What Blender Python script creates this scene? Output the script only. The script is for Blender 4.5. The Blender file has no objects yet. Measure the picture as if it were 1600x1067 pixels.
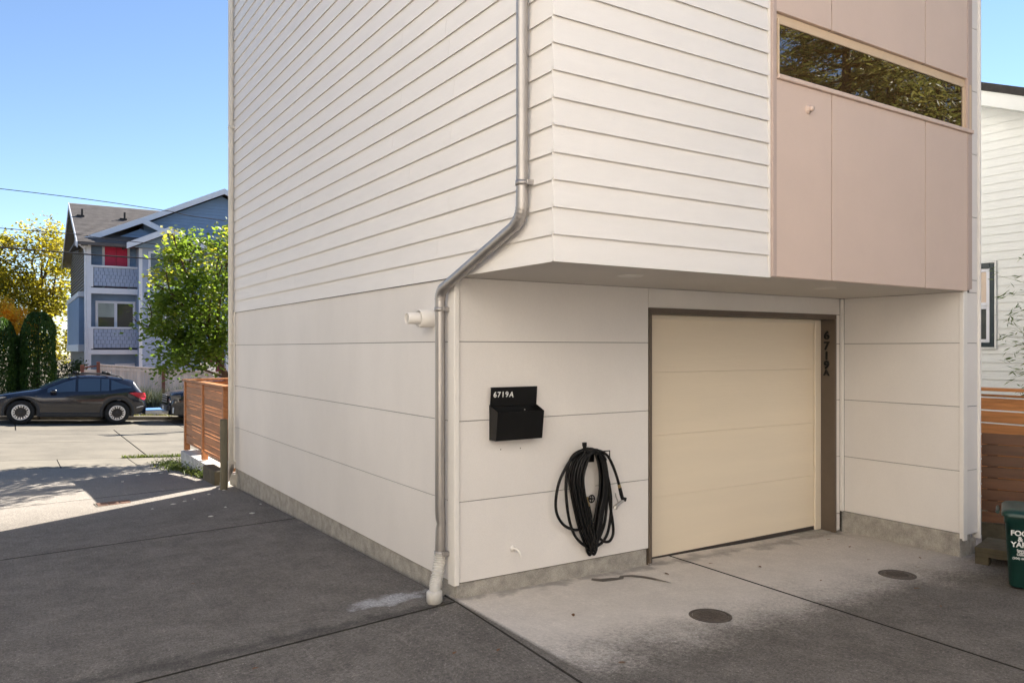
import bpy, math, random
import numpy as np
from mathutils import Vector, Matrix
random.seed(7)
rng = np.random.default_rng(11)
S = bpy.context.scene
COL = S.collection

# ---------------------------------------------------------------- camera, sky, sun, exposure
cam = bpy.data.cameras.new('camera')
cam.sensor_width = 36.0
cam.lens = 27.44
cam.shift_y = 0.0072
cam.clip_start = 0.05
cam.clip_end = 900
cam_o = bpy.data.objects.new('camera', cam)
COL.objects.link(cam_o)
cam_o.location = (-2.855, -5.223, 1.902)
cam_o.rotation_euler = (math.radians(90), 0, math.radians(-32.8))
S.camera = cam_o

SUN_AZ, SUN_EL = math.radians(27.2), math.radians(37.2)      # azimuth from +X towards +Y
to_sun = Vector((math.cos(SUN_AZ) * math.cos(SUN_EL), math.sin(SUN_AZ) * math.cos(SUN_EL), math.sin(SUN_EL)))
W = bpy.data.worlds.new('World')
S.world = W
W.use_nodes = True
nt = W.node_tree
bg = nt.nodes['Background']
sky = nt.nodes.new('ShaderNodeTexSky')
sky.sky_type = 'NISHITA'
sky.sun_disc = False
sky.sun_elevation = SUN_EL
sky.sun_rotation = math.atan2(to_sun.x, to_sun.y)
sky.air_density = 0.75
sky.dust_density = 0.0
sky.ozone_density = 1.9
nt.links.new(sky.outputs[0], bg.inputs[0])
bg.inputs[1].default_value = 0.058
sl = bpy.data.lights.new('sun', 'SUN')
sl.energy = 5.0
sl.angle = math.radians(0.5)
sl.color = (1.0, 0.93, 0.82)
sun_o = bpy.data.objects.new('sun', sl)
COL.objects.link(sun_o)
sun_o.location = (30, 15, 30)
sun_o.rotation_euler = to_sun.to_track_quat('Z', 'Y').to_euler()
V = S.view_settings
V.view_transform = 'Standard'
V.look = 'None'
V.gamma = 1.0
V.use_curve_mapping = False
V.exposure = 1.95


# ---------------------------------------------------------------- mesh helpers
class MB:
    def __init__(s):
        s.v, s.f, s.sm = [], [], []

    def add(s, vs, fs, smooth=False):
        b = len(s.v)
        s.v += [tuple(p) for p in vs]
        s.f += [tuple(b + i for i in f) for f in fs]
        s.sm += [smooth] * len(fs)

    def box(s, x0, x1, y0, y1, z0, z1, c=0.0):
        s.obox(((x0 + x1) / 2, (y0 + y1) / 2, (z0 + z1) / 2), (abs(x1 - x0), abs(y1 - y0), abs(z1 - z0)), None, c)

    def obox(s, cen, size, M=None, c=0.0):
        h = [size[0] / 2, size[1] / 2, size[2] / 2]
        vs, fs = [], []
        sg = [(a, b, d) for a in (-1, 1) for b in (-1, 1) for d in (-1, 1)]
        if c <= 0:
            vs = [(a * h[0], b * h[1], d * h[2]) for a, b, d in sg]
            fs = [(0, 1, 3, 2), (4, 6, 7, 5), (0, 4, 5, 1), (2, 3, 7, 6), (0, 2, 6, 4), (1, 5, 7, 3)]
        else:
            c = min(c, min(h) * 0.8)
            idx = {}
            for g in sg:
                for ax in range(3):
                    p = [g[i] * (h[i] - (0 if i == ax else c)) for i in range(3)]
                    idx[(g, ax)] = len(vs)
                    vs.append(tuple(p))
            for ax in range(3):
                o = [i for i in range(3) if i != ax]
                for sd in (-1, 1):
                    q = []
                    for a, b in ((-1, -1), (1, -1), (1, 1), (-1, 1)):
                        g = [0, 0, 0]
                        g[ax] = sd; g[o[0]] = a; g[o[1]] = b
                        q.append(idx[(tuple(g), ax)])
                    flip = (sd < 0) != (ax == 1)
                    fs.append(tuple(reversed(q)) if flip else tuple(q))
            for ax in range(3):
                o = [i for i in range(3) if i != ax]
                for a in (-1, 1):
                    for b in (-1, 1):
                        g0 = [0, 0, 0]; g1 = [0, 0, 0]
                        for g, e in ((g0, -1), (g1, 1)):
                            g[ax] = e; g[o[0]] = a; g[o[1]] = b
                        fs.append((idx[(tuple(g0), o[0])], idx[(tuple(g1), o[0])], idx[(tuple(g1), o[1])], idx[(tuple(g0), o[1])]))
            for g in sg:
                fs.append((idx[(g, 0)], idx[(g, 1)], idx[(g, 2)]))
        if M is not None:
            vs = [M @ Vector(p) for p in vs]
        vs = [(p[0] + cen[0], p[1] + cen[1], p[2] + cen[2]) for p in vs]
        s.add(vs, fs)

    def bar(s, a, b, w, h, up=(0, 0, 1), c=0.0):
        a, b = Vector(a), Vector(b)
        X = (b - a).normalized()
        Y = Vector(up).cross(X).normalized()
        Z = X.cross(Y)
        M = Matrix((X, Y, Z)).transposed()
        s.obox((a + b) / 2, ((b - a).length, w, h), M, c)

    def tube(s, pts, r, n=10, caps=True, smooth=True):
        pts = [Vector(p) for p in pts]
        m = len(pts)
        rs = r if isinstance(r, (list, tuple)) else [r] * m
        T = []
        for i in range(m):
            t = pts[min(i + 1, m - 1)] - pts[max(i - 1, 0)]
            T.append(t.normalized() if t.length > 1e-9 else Vector((0, 0, 1)))
        N = T[0].orthogonal().normalized()
        vs, fs = [], []
        for i in range(m):
            N = (N - T[i] * N.dot(T[i])).normalized()
            B = T[i].cross(N)
            for k in range(n):
                a = 2 * math.pi * k / n
                vs.append(pts[i] + (N * math.cos(a) + B * math.sin(a)) * rs[i])
        for i in range(m - 1):
            for k in range(n):
                k2 = (k + 1) % n
                fs.append((i * n + k, i * n + k2, (i + 1) * n + k2, (i + 1) * n + k))
        s.add(vs, fs, smooth)
        if caps:
            s.add(vs[:n], [tuple(reversed(range(n)))])
            s.add(vs[-n:], [tuple(range(n))])

    def lathe(s, prof, o=(0, 0, 0), M=None, n=24, smooth=True):
        vs, fs = [], []
        for r, h in prof:
            for k in range(n):
                a = 2 * math.pi * k / n
                p = Vector((r * math.cos(a), r * math.sin(a), h))
                if M is not None:
                    p = M @ p
                vs.append((p[0] + o[0], p[1] + o[1], p[2] + o[2]))
        for i in range(len(prof) - 1):
            for k in range(n):
                k2 = (k + 1) % n
                fs.append((i * n + k, i * n + k2, (i + 1) * n + k2, (i + 1) * n + k))
        s.add(vs, fs, smooth)

    def extrude(s, poly, vec):
        n = len(poly)
        v2 = [(p[0] + vec[0], p[1] + vec[1], p[2] + vec[2]) for p in poly]
        s.add(list(poly) + v2, [tuple(reversed(range(n))), tuple(range(n, 2 * n))] + [(i, (i + 1) % n, n + (i + 1) % n, n + i) for i in range(n)])

    def build(s, name, m=None, parent=None, loc=None, fixn=True):
        me = bpy.data.meshes.new(name)
        me.from_pydata(s.v, [], s.f)
        me.polygons.foreach_set('use_smooth', s.sm)
        if fixn:
            import bmesh
            bm = bmesh.new()
            bm.from_mesh(me)
            bmesh.ops.recalc_face_normals(bm, faces=bm.faces)
            bm.to_mesh(me)
            bm.free()
        me.update()
        o = bpy.data.objects.new(name, me)
        COL.objects.link(o)
        if m: me.materials.append(m)
        if parent: o.parent = parent
        if loc is not None: o.location = loc
        return o


def bx(name, m, parent, x0, x1, y0, y1, z0, z1, c=0.002):
    b = MB(); b.box(x0, x1, y0, y1, z0, z1, c)
    return b.build(name, m, parent, fixn=False if c <= 0 else True)


def thing(name, label, cat, loc=(0, 0, 0), rz=0.0, group=None):
    o = bpy.data.objects.new(name, None)
    COL.objects.link(o)
    o.empty_display_size = 0.2
    o.location = loc
    o.rotation_euler = (0, 0, rz)
    o['label'] = label
    o['category'] = cat
    if group: o['group'] = group
    return o


def tag(o, label, cat, group=None):
    o['label'] = label
    o['category'] = cat
    if group: o['group'] = group
    return o


def kind(o, k):
    o['kind'] = k
    return o


def smooth_path(P, sub=8, closed=False):
    P = [Vector(p) for p in P]
    n = len(P)
    out = []
    for i in range(n - 1):
        p0 = P[max(i - 1, 0)]; p1 = P[i]; p2 = P[i + 1]; p3 = P[min(i + 2, n - 1)]
        for k in range(sub):
            t = k / sub
            out.append(0.5 * ((2 * p1) + (p2 - p0) * t + (2 * p0 - 5 * p1 + 4 * p2 - p3) * t * t + (3 * p1 - p0 - 3 * p2 + p3) * t ** 3))
    out.append(P[-1])
    return out


def arc_elbow(a, corner, b, r, n=10):
    """polyline from a to b by way of a rounded corner; returns pts and the index range of the bend"""
    a, k, b = Vector(a), Vector(corner), Vector(b)
    u, w = (a - k).normalized(), (b - k).normalized()
    ang = u.angle(w)
    d = r / math.tan(ang / 2)
    p, q = k + u * d, k + w * d
    cen = k + (u + w).normalized() * (r / math.sin(ang / 2))
    e1 = (p - cen).normalized(); e2 = (q - cen).normalized()
    tot = e1.angle(e2)
    pts = []
    for i in range(n + 1):
        t = i / n
        pts.append(cen + (e1 * math.sin((1 - t) * tot) + e2 * math.sin(t * tot)) / math.sin(tot) * r)
    return pts


def text(name, body, size, M, m, parent, ext=0.001, sx=1.0, off=0.0):
    cu = bpy.data.curves.new(name, 'FONT')
    cu.body = body
    cu.size = size
    cu.extrude = ext
    cu.bevel_depth = off
    cu.bevel_resolution = 0
    o = bpy.data.objects.new(name, cu)
    COL.objects.link(o)
    dg = bpy.context.evaluated_depsgraph_get()
    me = bpy.data.meshes.new_from_object(o.evaluated_get(dg))
    bpy.data.objects.remove(o)
    bpy.data.curves.remove(cu)
    me.name = name
    for v in me.vertices:
        v.co.x *= sx
    me.transform(M)
    r = bpy.data.objects.new(name, me)
    COL.objects.link(r)
    me.materials.clear()
    me.materials.append(m)
    r.parent = parent
    return r


# ---------------------------------------------------------------- materials
def mat(name, col, rough=0.6, var=0.08, scale=4.0, bump=0.0, bscale=60.0, metal=0.0, coat=0.0, spec=0.5, stretch=(1, 1, 1),
        rnd=0.0, streak=0.0, fine=0.0):
    m = bpy.data.materials.new(name)
    m.use_nodes = True
    N, L = m.node_tree.nodes, m.node_tree.links
    p = N['Principled BSDF']
    p.inputs['Roughness'].default_value = rough
    p.inputs['Metallic'].default_value = metal
    p.inputs['Coat Weight'].default_value = coat
    p.inputs['Specular IOR Level'].default_value = spec
    g = N.new('ShaderNodeNewGeometry')
    mp = N.new('ShaderNodeMapping')
    mp.inputs['Scale'].default_value = stretch
    L.new(g.outputs['Position'], mp.inputs['Vector'])
    no = N.new('ShaderNodeTexNoise')
    no.inputs['Scale'].default_value = scale
    no.inputs['Detail'].default_value = 6
    no.inputs['Roughness'].default_value = 0.62
    L.new(mp.outputs[0], no.inputs['Vector'])
    mr = N.new('ShaderNodeMapRange')
    mr.inputs['From Min'].default_value = 0.3
    mr.inputs['From Max'].default_value = 0.7
    mr.inputs['To Min'].default_value = 1 - var
    mr.inputs['To Max'].default_value = 1 + var
    L.new(no.outputs['Fac'], mr.inputs['Value'])
    val = mr.outputs[0]
    if rnd > 0:
        oi = N.new('ShaderNodeObjectInfo')
        r2 = N.new('ShaderNodeMapRange')
        r2.inputs['To Min'].default_value = 1 - rnd
        r2.inputs['To Max'].default_value = 1 + rnd
        L.new(oi.outputs['Random'], r2.inputs['Value'])
        mu = N.new('ShaderNodeMath'); mu.operation = 'MULTIPLY'
        L.new(val, mu.inputs[0]); L.new(r2.outputs[0], mu.inputs[1])
        val = mu.outputs[0]
    if fine > 0:
        n3 = N.new('ShaderNodeTexNoise')
        n3.inputs['Scale'].default_value = 170
        n3.inputs['Detail'].default_value = 3
        L.new(g.outputs['Position'], n3.inputs['Vector'])
        r3 = N.new('ShaderNodeMapRange')
        r3.inputs['From Min'].default_value = 0.25
        r3.inputs['From Max'].default_value = 0.75
        r3.inputs['To Min'].default_value = 1 - fine
        r3.inputs['To Max'].default_value = 1 + fine
        L.new(n3.outputs['Fac'], r3.inputs['Value'])
        mu = N.new('ShaderNodeMath'); mu.operation = 'MULTIPLY'
        L.new(val, mu.inputs[0]); L.new(r3.outputs[0], mu.inputs[1])
        val = mu.outputs[0]
    vm = N.new('ShaderNodeVectorMath'); vm.operation = 'SCALE'
    vm.inputs[0].default_value = col[:3]
    L.new(val, vm.inputs['Scale'])
    L.new(vm.outputs[0], p.inputs['Base Color'])
    if bump > 0:
        n2 = N.new('ShaderNodeTexNoise')
        n2.inputs['Scale'].default_value = bscale
        n2.inputs['Detail'].default_value = 4
        L.new(mp.outputs[0], n2.inputs['Vector'])
        bp = N.new('ShaderNodeBump')
        bp.inputs['Strength'].default_value = bump
        bp.inputs['Distance'].default_value = 0.01
        L.new(n2.outputs['Fac'], bp.inputs['Height'])
        L.new(bp.outputs[0], p.inputs['Normal'])
    return m


def leaf_mat(name, c0, c1, c2=None, trans=0.45, tr_tint=(1.0, 1.0, 0.6)):
    m = bpy.data.materials.new(name)
    m.use_nodes = True
    N, L = m.node_tree.nodes, m.node_tree.links
    p = N['Principled BSDF']
    p.inputs['Roughness'].default_value = 0.5
    p.inputs['Specular IOR Level'].default_value = 0.35
    at = N.new('ShaderNodeAttribute'); at.attribute_name = 'tint'
    cr = N.new('ShaderNodeValToRGB')
    e = cr.color_ramp.elements
    e[0].color = (*c0, 1)
    e[1].color = (*c1, 1)
    if c2:
        e[1].position = 0.75
        k = e.new(1.0); k.color = (*c2, 1)
    L.new(at.outputs['Fac'], cr.inputs[0])
    L.new(cr.outputs[0], p.inputs['Base Color'])
    t = N.new('ShaderNodeBsdfTranslucent')
    vm = N.new('ShaderNodeVectorMath'); vm.operation = 'MULTIPLY'
    vm.inputs[1].default_value = tr_tint
    L.new(cr.outputs[0], vm.inputs[0])
    v2 = N.new('ShaderNodeVectorMath'); v2.operation = 'SCALE'
    v2.inputs['Scale'].default_value = 1.7
    L.new(vm.outputs[0], v2.inputs[0])
    L.new(v2.outputs[0], t.inputs['Color'])
    mx = N.new('ShaderNodeMixShader')
    mx.inputs[0].default_value = trans
    L.new(p.outputs[0], mx.inputs[1]); L.new(t.outputs[0], mx.inputs[2])
    L.new(mx.outputs[0], N['Material Output'].inputs['Surface'])
    return m


def driveway_mat():
    """broom-finished concrete, grimy in the open and clean under the overhang where no rain falls"""
    m = bpy.data.materials.new('driveway_concrete')
    m.use_nodes = True
    N, L = m.node_tree.nodes, m.node_tree.links
    p = N['Principled BSDF']
    p.inputs['Roughness'].default_value = 0.85
    p.inputs['Specular IOR Level'].default_value = 0.3
    g = N.new('ShaderNodeNewGeometry')
    pos = g.outputs['Position']

    def noise(sc, det=5, st=(1, 1, 1), rough=0.6):
        mp = N.new('ShaderNodeMapping'); mp.inputs['Scale'].default_value = st
        L.new(pos, mp.inputs['Vector'])
        n = N.new('ShaderNodeTexNoise')
        n.inputs['Scale'].default_value = sc; n.inputs['Detail'].default_value = det; n.inputs['Roughness'].default_value = rough
        L.new(mp.outputs[0], n.inputs['Vector'])
        return n.outputs['Fac']

    def rng_(v, a, b, c, d, interp='LINEAR'):
        r = N.new('ShaderNodeMapRange'); r.interpolation_type = interp
        for k, x in zip(('From Min', 'From Max', 'To Min', 'To Max'), (a, b, c, d)):
            r.inputs[k].default_value = x
        L.new(v, r.inputs['Value'])
        return r.outputs[0]

    def ma(op, a, b):
        q = N.new('ShaderNodeMath'); q.operation = op
        for i, x in enumerate((a, b)):
            if isinstance(x, (int, float)): q.inputs[i].default_value = x
            else: L.new(x, q.inputs[i])
        return q.outputs[0]
    sep = N.new('ShaderNodeSeparateXYZ')
    L.new(pos, sep.inputs[0])
    X, Y = sep.outputs[0], sep.outputs[1]
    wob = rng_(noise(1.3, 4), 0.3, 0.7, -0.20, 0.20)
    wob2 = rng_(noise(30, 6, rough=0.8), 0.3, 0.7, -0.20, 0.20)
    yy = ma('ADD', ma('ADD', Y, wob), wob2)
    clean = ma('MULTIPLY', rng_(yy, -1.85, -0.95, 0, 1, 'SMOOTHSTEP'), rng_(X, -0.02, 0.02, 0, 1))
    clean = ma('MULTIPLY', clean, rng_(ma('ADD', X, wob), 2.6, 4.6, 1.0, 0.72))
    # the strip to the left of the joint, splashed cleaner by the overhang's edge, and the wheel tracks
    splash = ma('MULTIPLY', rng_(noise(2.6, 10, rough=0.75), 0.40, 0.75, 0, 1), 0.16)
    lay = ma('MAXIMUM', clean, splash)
    # lighter from mid lane towards the alley end
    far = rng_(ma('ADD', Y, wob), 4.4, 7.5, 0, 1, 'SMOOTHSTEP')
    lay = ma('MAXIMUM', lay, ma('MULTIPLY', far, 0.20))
    back = rng_(ma('ADD', Y, wob), -4.2, -5.6, 0, 1, 'SMOOTHSTEP')  # open slab behind the camera paled to bounce sunlight onto the walls
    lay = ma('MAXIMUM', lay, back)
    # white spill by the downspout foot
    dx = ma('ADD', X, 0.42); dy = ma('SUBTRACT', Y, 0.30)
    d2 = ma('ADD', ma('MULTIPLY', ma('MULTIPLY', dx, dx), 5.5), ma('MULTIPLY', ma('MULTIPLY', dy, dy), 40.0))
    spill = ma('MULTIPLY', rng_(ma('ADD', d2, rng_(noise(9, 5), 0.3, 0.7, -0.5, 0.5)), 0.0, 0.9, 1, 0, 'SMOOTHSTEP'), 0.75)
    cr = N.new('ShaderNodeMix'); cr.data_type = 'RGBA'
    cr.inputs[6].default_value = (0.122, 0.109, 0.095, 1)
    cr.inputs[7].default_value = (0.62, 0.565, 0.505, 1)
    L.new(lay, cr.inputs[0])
    c2 = N.new('ShaderNodeMix'); c2.data_type = 'RGBA'
    c2.inputs[7].default_value = (0.42, 0.42, 0.43, 1)
    L.new(cr.outputs[2], c2.inputs[6]); L.new(spill, c2.inputs[0])
    blot = ma('MULTIPLY', rng_(noise(3.1, 10, rough=0.78), 0.28, 0.72, 0.89, 1.11), rng_(noise(11, 6, rough=0.7), 0.66, 0.78, 1.0, 0.76))
    speck = rng_(noise(48, 6, rough=0.9), 0.34, 0.66, 0.45, 1.6)
    broom = rng_(noise(70, 3, (1.0, 0.07, 1)), 0.3, 0.7, 0.93, 1.07)
    pale = rng_(noise(26, 6, (1.0, 0.045, 1), 0.78), 0.58, 0.80, 1.0, 1.55)
    grain = rng_(noise(95, 2), 0.60, 0.72, 1.0, 2.1)
    tex = ma('MULTIPLY', ma('MULTIPLY', speck, ma('MULTIPLY', broom, pale)), grain)
    k_ = ma('SUBTRACT', 1.0, ma('MULTIPLY', clean, 0.80))
    tex = ma('ADD', 1.0, ma('MULTIPLY', ma('SUBTRACT', tex, 1.0), k_))          # grit shows in the dirty concrete, hardly in the clean
    f = ma('MULTIPLY', blot, tex)
    # damp grime along the foot of the walls
    foot = rng_(ma('ADD', ma('ABSOLUTE', ma('ADD', Y, 0.02), 0), rng_(noise(5, 5), 0.3, 0.7, -0.10, 0.10)), 0.0, 0.12, 0.62, 1, 'SMOOTHSTEP')
    f = ma('MULTIPLY', f, foot)
    vm = N.new('ShaderNodeVectorMath'); vm.operation = 'SCALE'
    L.new(c2.outputs[2], vm.inputs[0]); L.new(f, vm.inputs['Scale'])
    L.new(vm.outputs[0], p.inputs['Base Color'])
    bp = N.new('ShaderNodeBump'); bp.inputs['Strength'].default_value = 0.35; bp.inputs['Distance'].default_value = 0.004
    L.new(ma('ADD', ma('MULTIPLY', speck, 0.7), broom), bp.inputs['Height'])
    L.new(bp.outputs[0], p.inputs['Normal'])
    return m


def glass_mat(name, col=(0.015, 0.014, 0.012), ior=1.9, rough=0.015):
    m = bpy.data.materials.new(name)
    m.use_nodes = True
    p = m.node_tree.nodes['Principled BSDF']
    p.inputs['Base Color'].default_value = (*col, 1)
    p.inputs['Roughness'].default_value = rough
    p.inputs['IOR'].default_value = ior
    p.inputs['Specular IOR Level'].default_value = 0.5
    return m


def tree_glass():
    """slightly wavy coated pane with a brownish room behind"""
    m = glass_mat('window_glass', (0.05, 0.028, 0.010), 2.9, 0.01)
    N, L = m.node_tree.nodes, m.node_tree.links
    return m


M = {}
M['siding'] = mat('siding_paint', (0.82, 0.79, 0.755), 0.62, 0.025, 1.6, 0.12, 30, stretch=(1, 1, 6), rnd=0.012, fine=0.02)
M['panel'] = mat('panel_paint', (0.77, 0.73, 0.69), 0.62, 0.05, 0.9, 0.14, 25, stretch=(1, 1, 0.6), rnd=0.012, fine=0.04)
M['backing'] = mat('joint_shadow', (0.10, 0.09, 0.08), 0.9)
M['trim'] = mat('trim_paint', (0.81, 0.775, 0.725), 0.5, 0.03, 5)
M['pink'] = mat('pink_panel_paint', (0.66, 0.515, 0.435), 0.55, 0.03, 1.5, 0.1, 80, rnd=0.01, fine=0.02)
M['pinktrim'] = mat('pink_trim_paint', (0.50, 0.39, 0.34), 0.55, 0.04, 4)
M['beige'] = mat('window_beige', (0.66, 0.50, 0.34), 0.5, 0.04, 6)
M['door'] = mat('garage_door_paint', (0.85, 0.73, 0.56), 0.5, 0.03, 1.2, 0.16, 30, rnd=0.008, fine=0.02, stretch=(0.25, 1, 3))
M['stop'] = mat('door_stop_paint', (0.80, 0.70, 0.55), 0.5, 0.02, 5)
M['brown'] = mat('brown_trim', (0.125, 0.095, 0.070), 0.5, 0.08, 5)
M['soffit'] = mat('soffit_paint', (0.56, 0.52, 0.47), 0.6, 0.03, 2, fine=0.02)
M['found'] = mat('foundation_concrete', (0.36, 0.335, 0.295), 0.9, 0.26, 9, 0.6, 45, fine=0.3)
M['metal'] = mat('galvanised_pipe', (0.42, 0.40, 0.385), 0.46, 0.16, 5, 0.0, metal=0.85, stretch=(1, 1, 0.25))
M['creampipe'] = mat('cream_pipe', (0.70, 0.66, 0.58), 0.45, 0.07, 4)
M['pvc'] = mat('pvc_white', (0.56, 0.54, 0.50), 0.45, 0.16, 12)
M['darkmetal'] = mat('dark_iron', (0.085, 0.068, 0.056), 0.6, 0.35, 25, 0.5, 80)
M['black'] = mat('black_coating', (0.006, 0.0055, 0.005), 0.42, 0.15, 20, spec=0.3)
M['rubber'] = mat('black_rubber', (0.005, 0.0045, 0.0045), 0.5, 0.2, 30, spec=0.3)
M['white'] = mat('white_print', (0.78, 0.78, 0.76), 0.5, 0.02)
M['brass'] = mat('brass', (0.42, 0.30, 0.14), 0.35, 0.15, 30, metal=0.9)
M['chrome'] = mat('dull_zinc', (0.50, 0.47, 0.43), 0.35, 0.15, 30, metal=0.9)
M['drive'] = driveway_mat()
M['dirt'] = mat('joint_dirt', (0.030, 0.026, 0.020), 0.95, 0.4, 20)
M['ground'] = mat('bare_ground', (0.13, 0.11, 0.075), 0.95, 0.3, 2, 0.5, 20)
M['street'] = mat('street_concrete', (0.124, 0.110, 0.088), 0.9, 0.22, 1.1, 0.4, 60, rnd=0.06, fine=0.35)
M['apron'] = mat('apron_concrete', (0.142, 0.127, 0.102), 0.9, 0.18, 1.6, 0.3, 60, rnd=0.05, fine=0.15)
M['kerb'] = mat('kerb_concrete', (0.19, 0.165, 0.13), 0.9, 0.3, 3, fine=0.15)
M['grass'] = leaf_mat('grass_blades', (0.06, 0.085, 0.02), (0.20, 0.18, 0.055), (0.30, 0.24, 0.10), 0.3)
M['weed'] = leaf_mat('weed_leaves', (0.045, 0.075, 0.02), (0.12, 0.15, 0.035), (0.24, 0.22, 0.07), 0.35)
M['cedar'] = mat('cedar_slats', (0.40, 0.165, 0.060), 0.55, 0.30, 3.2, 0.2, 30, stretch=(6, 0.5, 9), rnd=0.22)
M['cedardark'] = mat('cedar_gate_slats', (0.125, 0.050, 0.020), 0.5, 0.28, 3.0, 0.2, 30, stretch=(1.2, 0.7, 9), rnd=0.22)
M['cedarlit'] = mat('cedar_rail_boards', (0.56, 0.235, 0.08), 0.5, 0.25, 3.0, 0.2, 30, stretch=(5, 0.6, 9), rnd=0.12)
M['oldwood'] = mat('weathered_wood', (0.085, 0.070, 0.042), 0.85, 0.35, 5, 0.4, 30, stretch=(1, 1, 1), rnd=0.1)
M['postwood'] = mat('grey_green_post', (0.155, 0.140, 0.095), 0.8, 0.22, 4, 0.3, 30, stretch=(6, 6, 0.6))
M['wallwhite'] = mat('wall_whitewash', (0.55, 0.53, 0.50), 0.85, 0.28, 5, 0.4, 40, stretch=(1, 1, 1.6))
M['neighbour'] = mat('neighbour_siding', (0.74, 0.755, 0.73), 0.55, 0.03, 3, rnd=0.012)
M['roofdark'] = mat('dark_roof_felt', (0.035, 0.032, 0.030), 0.9, 0.3, 20)
M['darkgreen'] = mat('dark_window_trim', (0.020, 0.035, 0.042), 0.4, 0.1, 10)
M['binplastic'] = mat('green_bin_plastic', (0.006, 0.040, 0.032), 0.36, 0.15, 8, 0.1, 200)
M['blue'] = mat('blue_house_siding', (0.215, 0.315, 0.47), 0.6, 0.08, 2)
M['grey'] = mat('grey_house_siding', (0.20, 0.185, 0.175), 0.65, 0.08, 2)
M['shingle'] = mat('balcony_shingles', (0.37, 0.43, 0.56), 0.7, 0.08, 4)
M['joint'] = mat('shingle_joint', (0.19, 0.225, 0.30), 0.8, 0.1, 4)
M['housewhite'] = mat('house_white_trim', (0.74, 0.75, 0.80), 0.5, 0.04, 3)
M['roof'] = mat('roof_shingles', (0.135, 0.12, 0.115), 0.9, 0.30, 2.2, 0.6, 9, stretch=(1, 1.6, 3), fine=0.25)
M['red'] = mat('red_door', (0.58, 0.012, 0.07), 0.45, 0.06, 5)
M['maroon'] = mat('maroon_door', (0.16, 0.006, 0.025), 0.45, 0.06, 5)
M['houseglass'] = glass_mat('house_window_glass', (0.05, 0.055, 0.05), 1.7)
M['curtain'] = mat('pale_blind', (0.35, 0.40, 0.37), 0.7, 0.2, 2, stretch=(1, 1, 0.4))
M['pinkwood'] = mat('pale_fence_boards', (0.78, 0.61, 0.51), 0.8, 0.14, 3, 0.2, 20, stretch=(4, 4, 0.5), rnd=0.14)
M['redpost'] = mat('red_fence_post', (0.24, 0.075, 0.045), 0.7, 0.2, 4, stretch=(4, 4, 0.5))
M['glass'] = tree_glass()
M['bark'] = mat('tree_bark', (0.085, 0.055, 0.038), 0.9, 0.3, 8, 0.6, 25, stretch=(1, 1, 0.4))
M['maple'] = leaf_mat('street_tree_leaves', (0.045, 0.095, 0.016), (0.15, 0.215, 0.032), (0.38, 0.35, 0.055), 0.52)
M['yellow'] = leaf_mat('turning_leaves', (0.12, 0.135, 0.02), (0.38, 0.31, 0.04), (0.58, 0.44, 0.055), 0.55)
M['amber'] = leaf_mat('amber_leaves', (0.55, 0.34, 0.04), (0.75, 0.48, 0.06), None, 0.55)
M['arbor'] = leaf_mat('hedge_sprays', (0.022, 0.055, 0.010), (0.06, 0.12, 0.02), (0.13, 0.20, 0.03), 0.3)
M['shrub'] = leaf_mat('shrub_leaves', (0.020, 0.040, 0.014), (0.06, 0.095, 0.035), (0.15, 0.17, 0.06), 0.3)
M['lav'] = leaf_mat('lavender_stems', (0.045, 0.055, 0.042), (0.095, 0.105, 0.075), (0.17, 0.16, 0.10), 0.25)
M['conifer'] = leaf_mat('conifer_sprays', (0.055, 0.075, 0.028), (0.19, 0.175, 0.075), (0.46, 0.43, 0.27), 0.4)
M['bamboo'] = leaf_mat('bamboo_leaves', (0.05, 0.09, 0.02), (0.13, 0.17, 0.05), None, 0.35)
M['cane'] = mat('bamboo_cane', (0.16, 0.17, 0.06), 0.5)
M['carpaint'] = mat('black_car_paint', (0.005, 0.0075, 0.018), 0.22, 0.0, coat=1.0)
M['cladding'] = mat('grey_car_cladding', (0.030, 0.030, 0.032), 0.6, 0.05)
M['carglass'] = glass_mat('car_glass', (0.035, 0.060, 0.095), 2.1)
M['tyre'] = mat('tyre_rubber', (0.012, 0.012, 0.012), 0.8, 0.1)
M['alloy'] = mat('bright_alloy', (0.78, 0.76, 0.74), 0.3, 0.02, metal=0.6)
M['alloydark'] = mat('dark_alloy', (0.03, 0.03, 0.032), 0.4, 0.02)
M['tail'] = mat('red_lamp_lens', (0.55, 0.012, 0.03), 0.12, 0.02, coat=1.0)
M['lamp'] = mat('clear_lamp_lens', (0.45, 0.47, 0.50), 0.1, 0.05, 30, metal=0.5, coat=1.0)
M['lampdark'] = mat('smoked_lamp_lens', (0.06, 0.065, 0.07), 0.1, 0.05, 30, metal=0.4, coat=1.0)
M['bluetop'] = mat('blue_cover', (0.12, 0.27, 0.58), 0.5, 0.06, 5)
M['cable'] = mat('cable_black', (0.018, 0.016, 0.016), 0.6)
M['petal'] = mat('pale_fallen_petal', (0.62, 0.60, 0.55), 0.7, 0.15, 30)
M['dryleaf'] = mat('dry_leaf', (0.16, 0.075, 0.03), 0.8, 0.3, 20)
M['light'] = mat('light_trim_ring', (0.66, 0.63, 0.58), 0.5)
M['patio'] = mat('dark_threshold', (0.05, 0.04, 0.033), 0.7)


# ---------------------------------------------------------------- terrain
def sstep(a, b, x):
    t = max(0.0, min(1.0, (x - a) / (b - a)))
    return t * t * (3 - 2 * t)


def gz(x, y):
    if x > 0: near = -0.018 * min(x, 8)
    else: near = 0.022 * max(x, -3.2) - 0.02 * min(x + 3.2, 0)
    near += -0.0235 * min(max(y, 0), 11)
    st = -0.55 - 0.05 * max(min(x, 30), -30)
    s = sstep(7.5, 14.3, y)
    return near * (1 - s) + st * s


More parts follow.
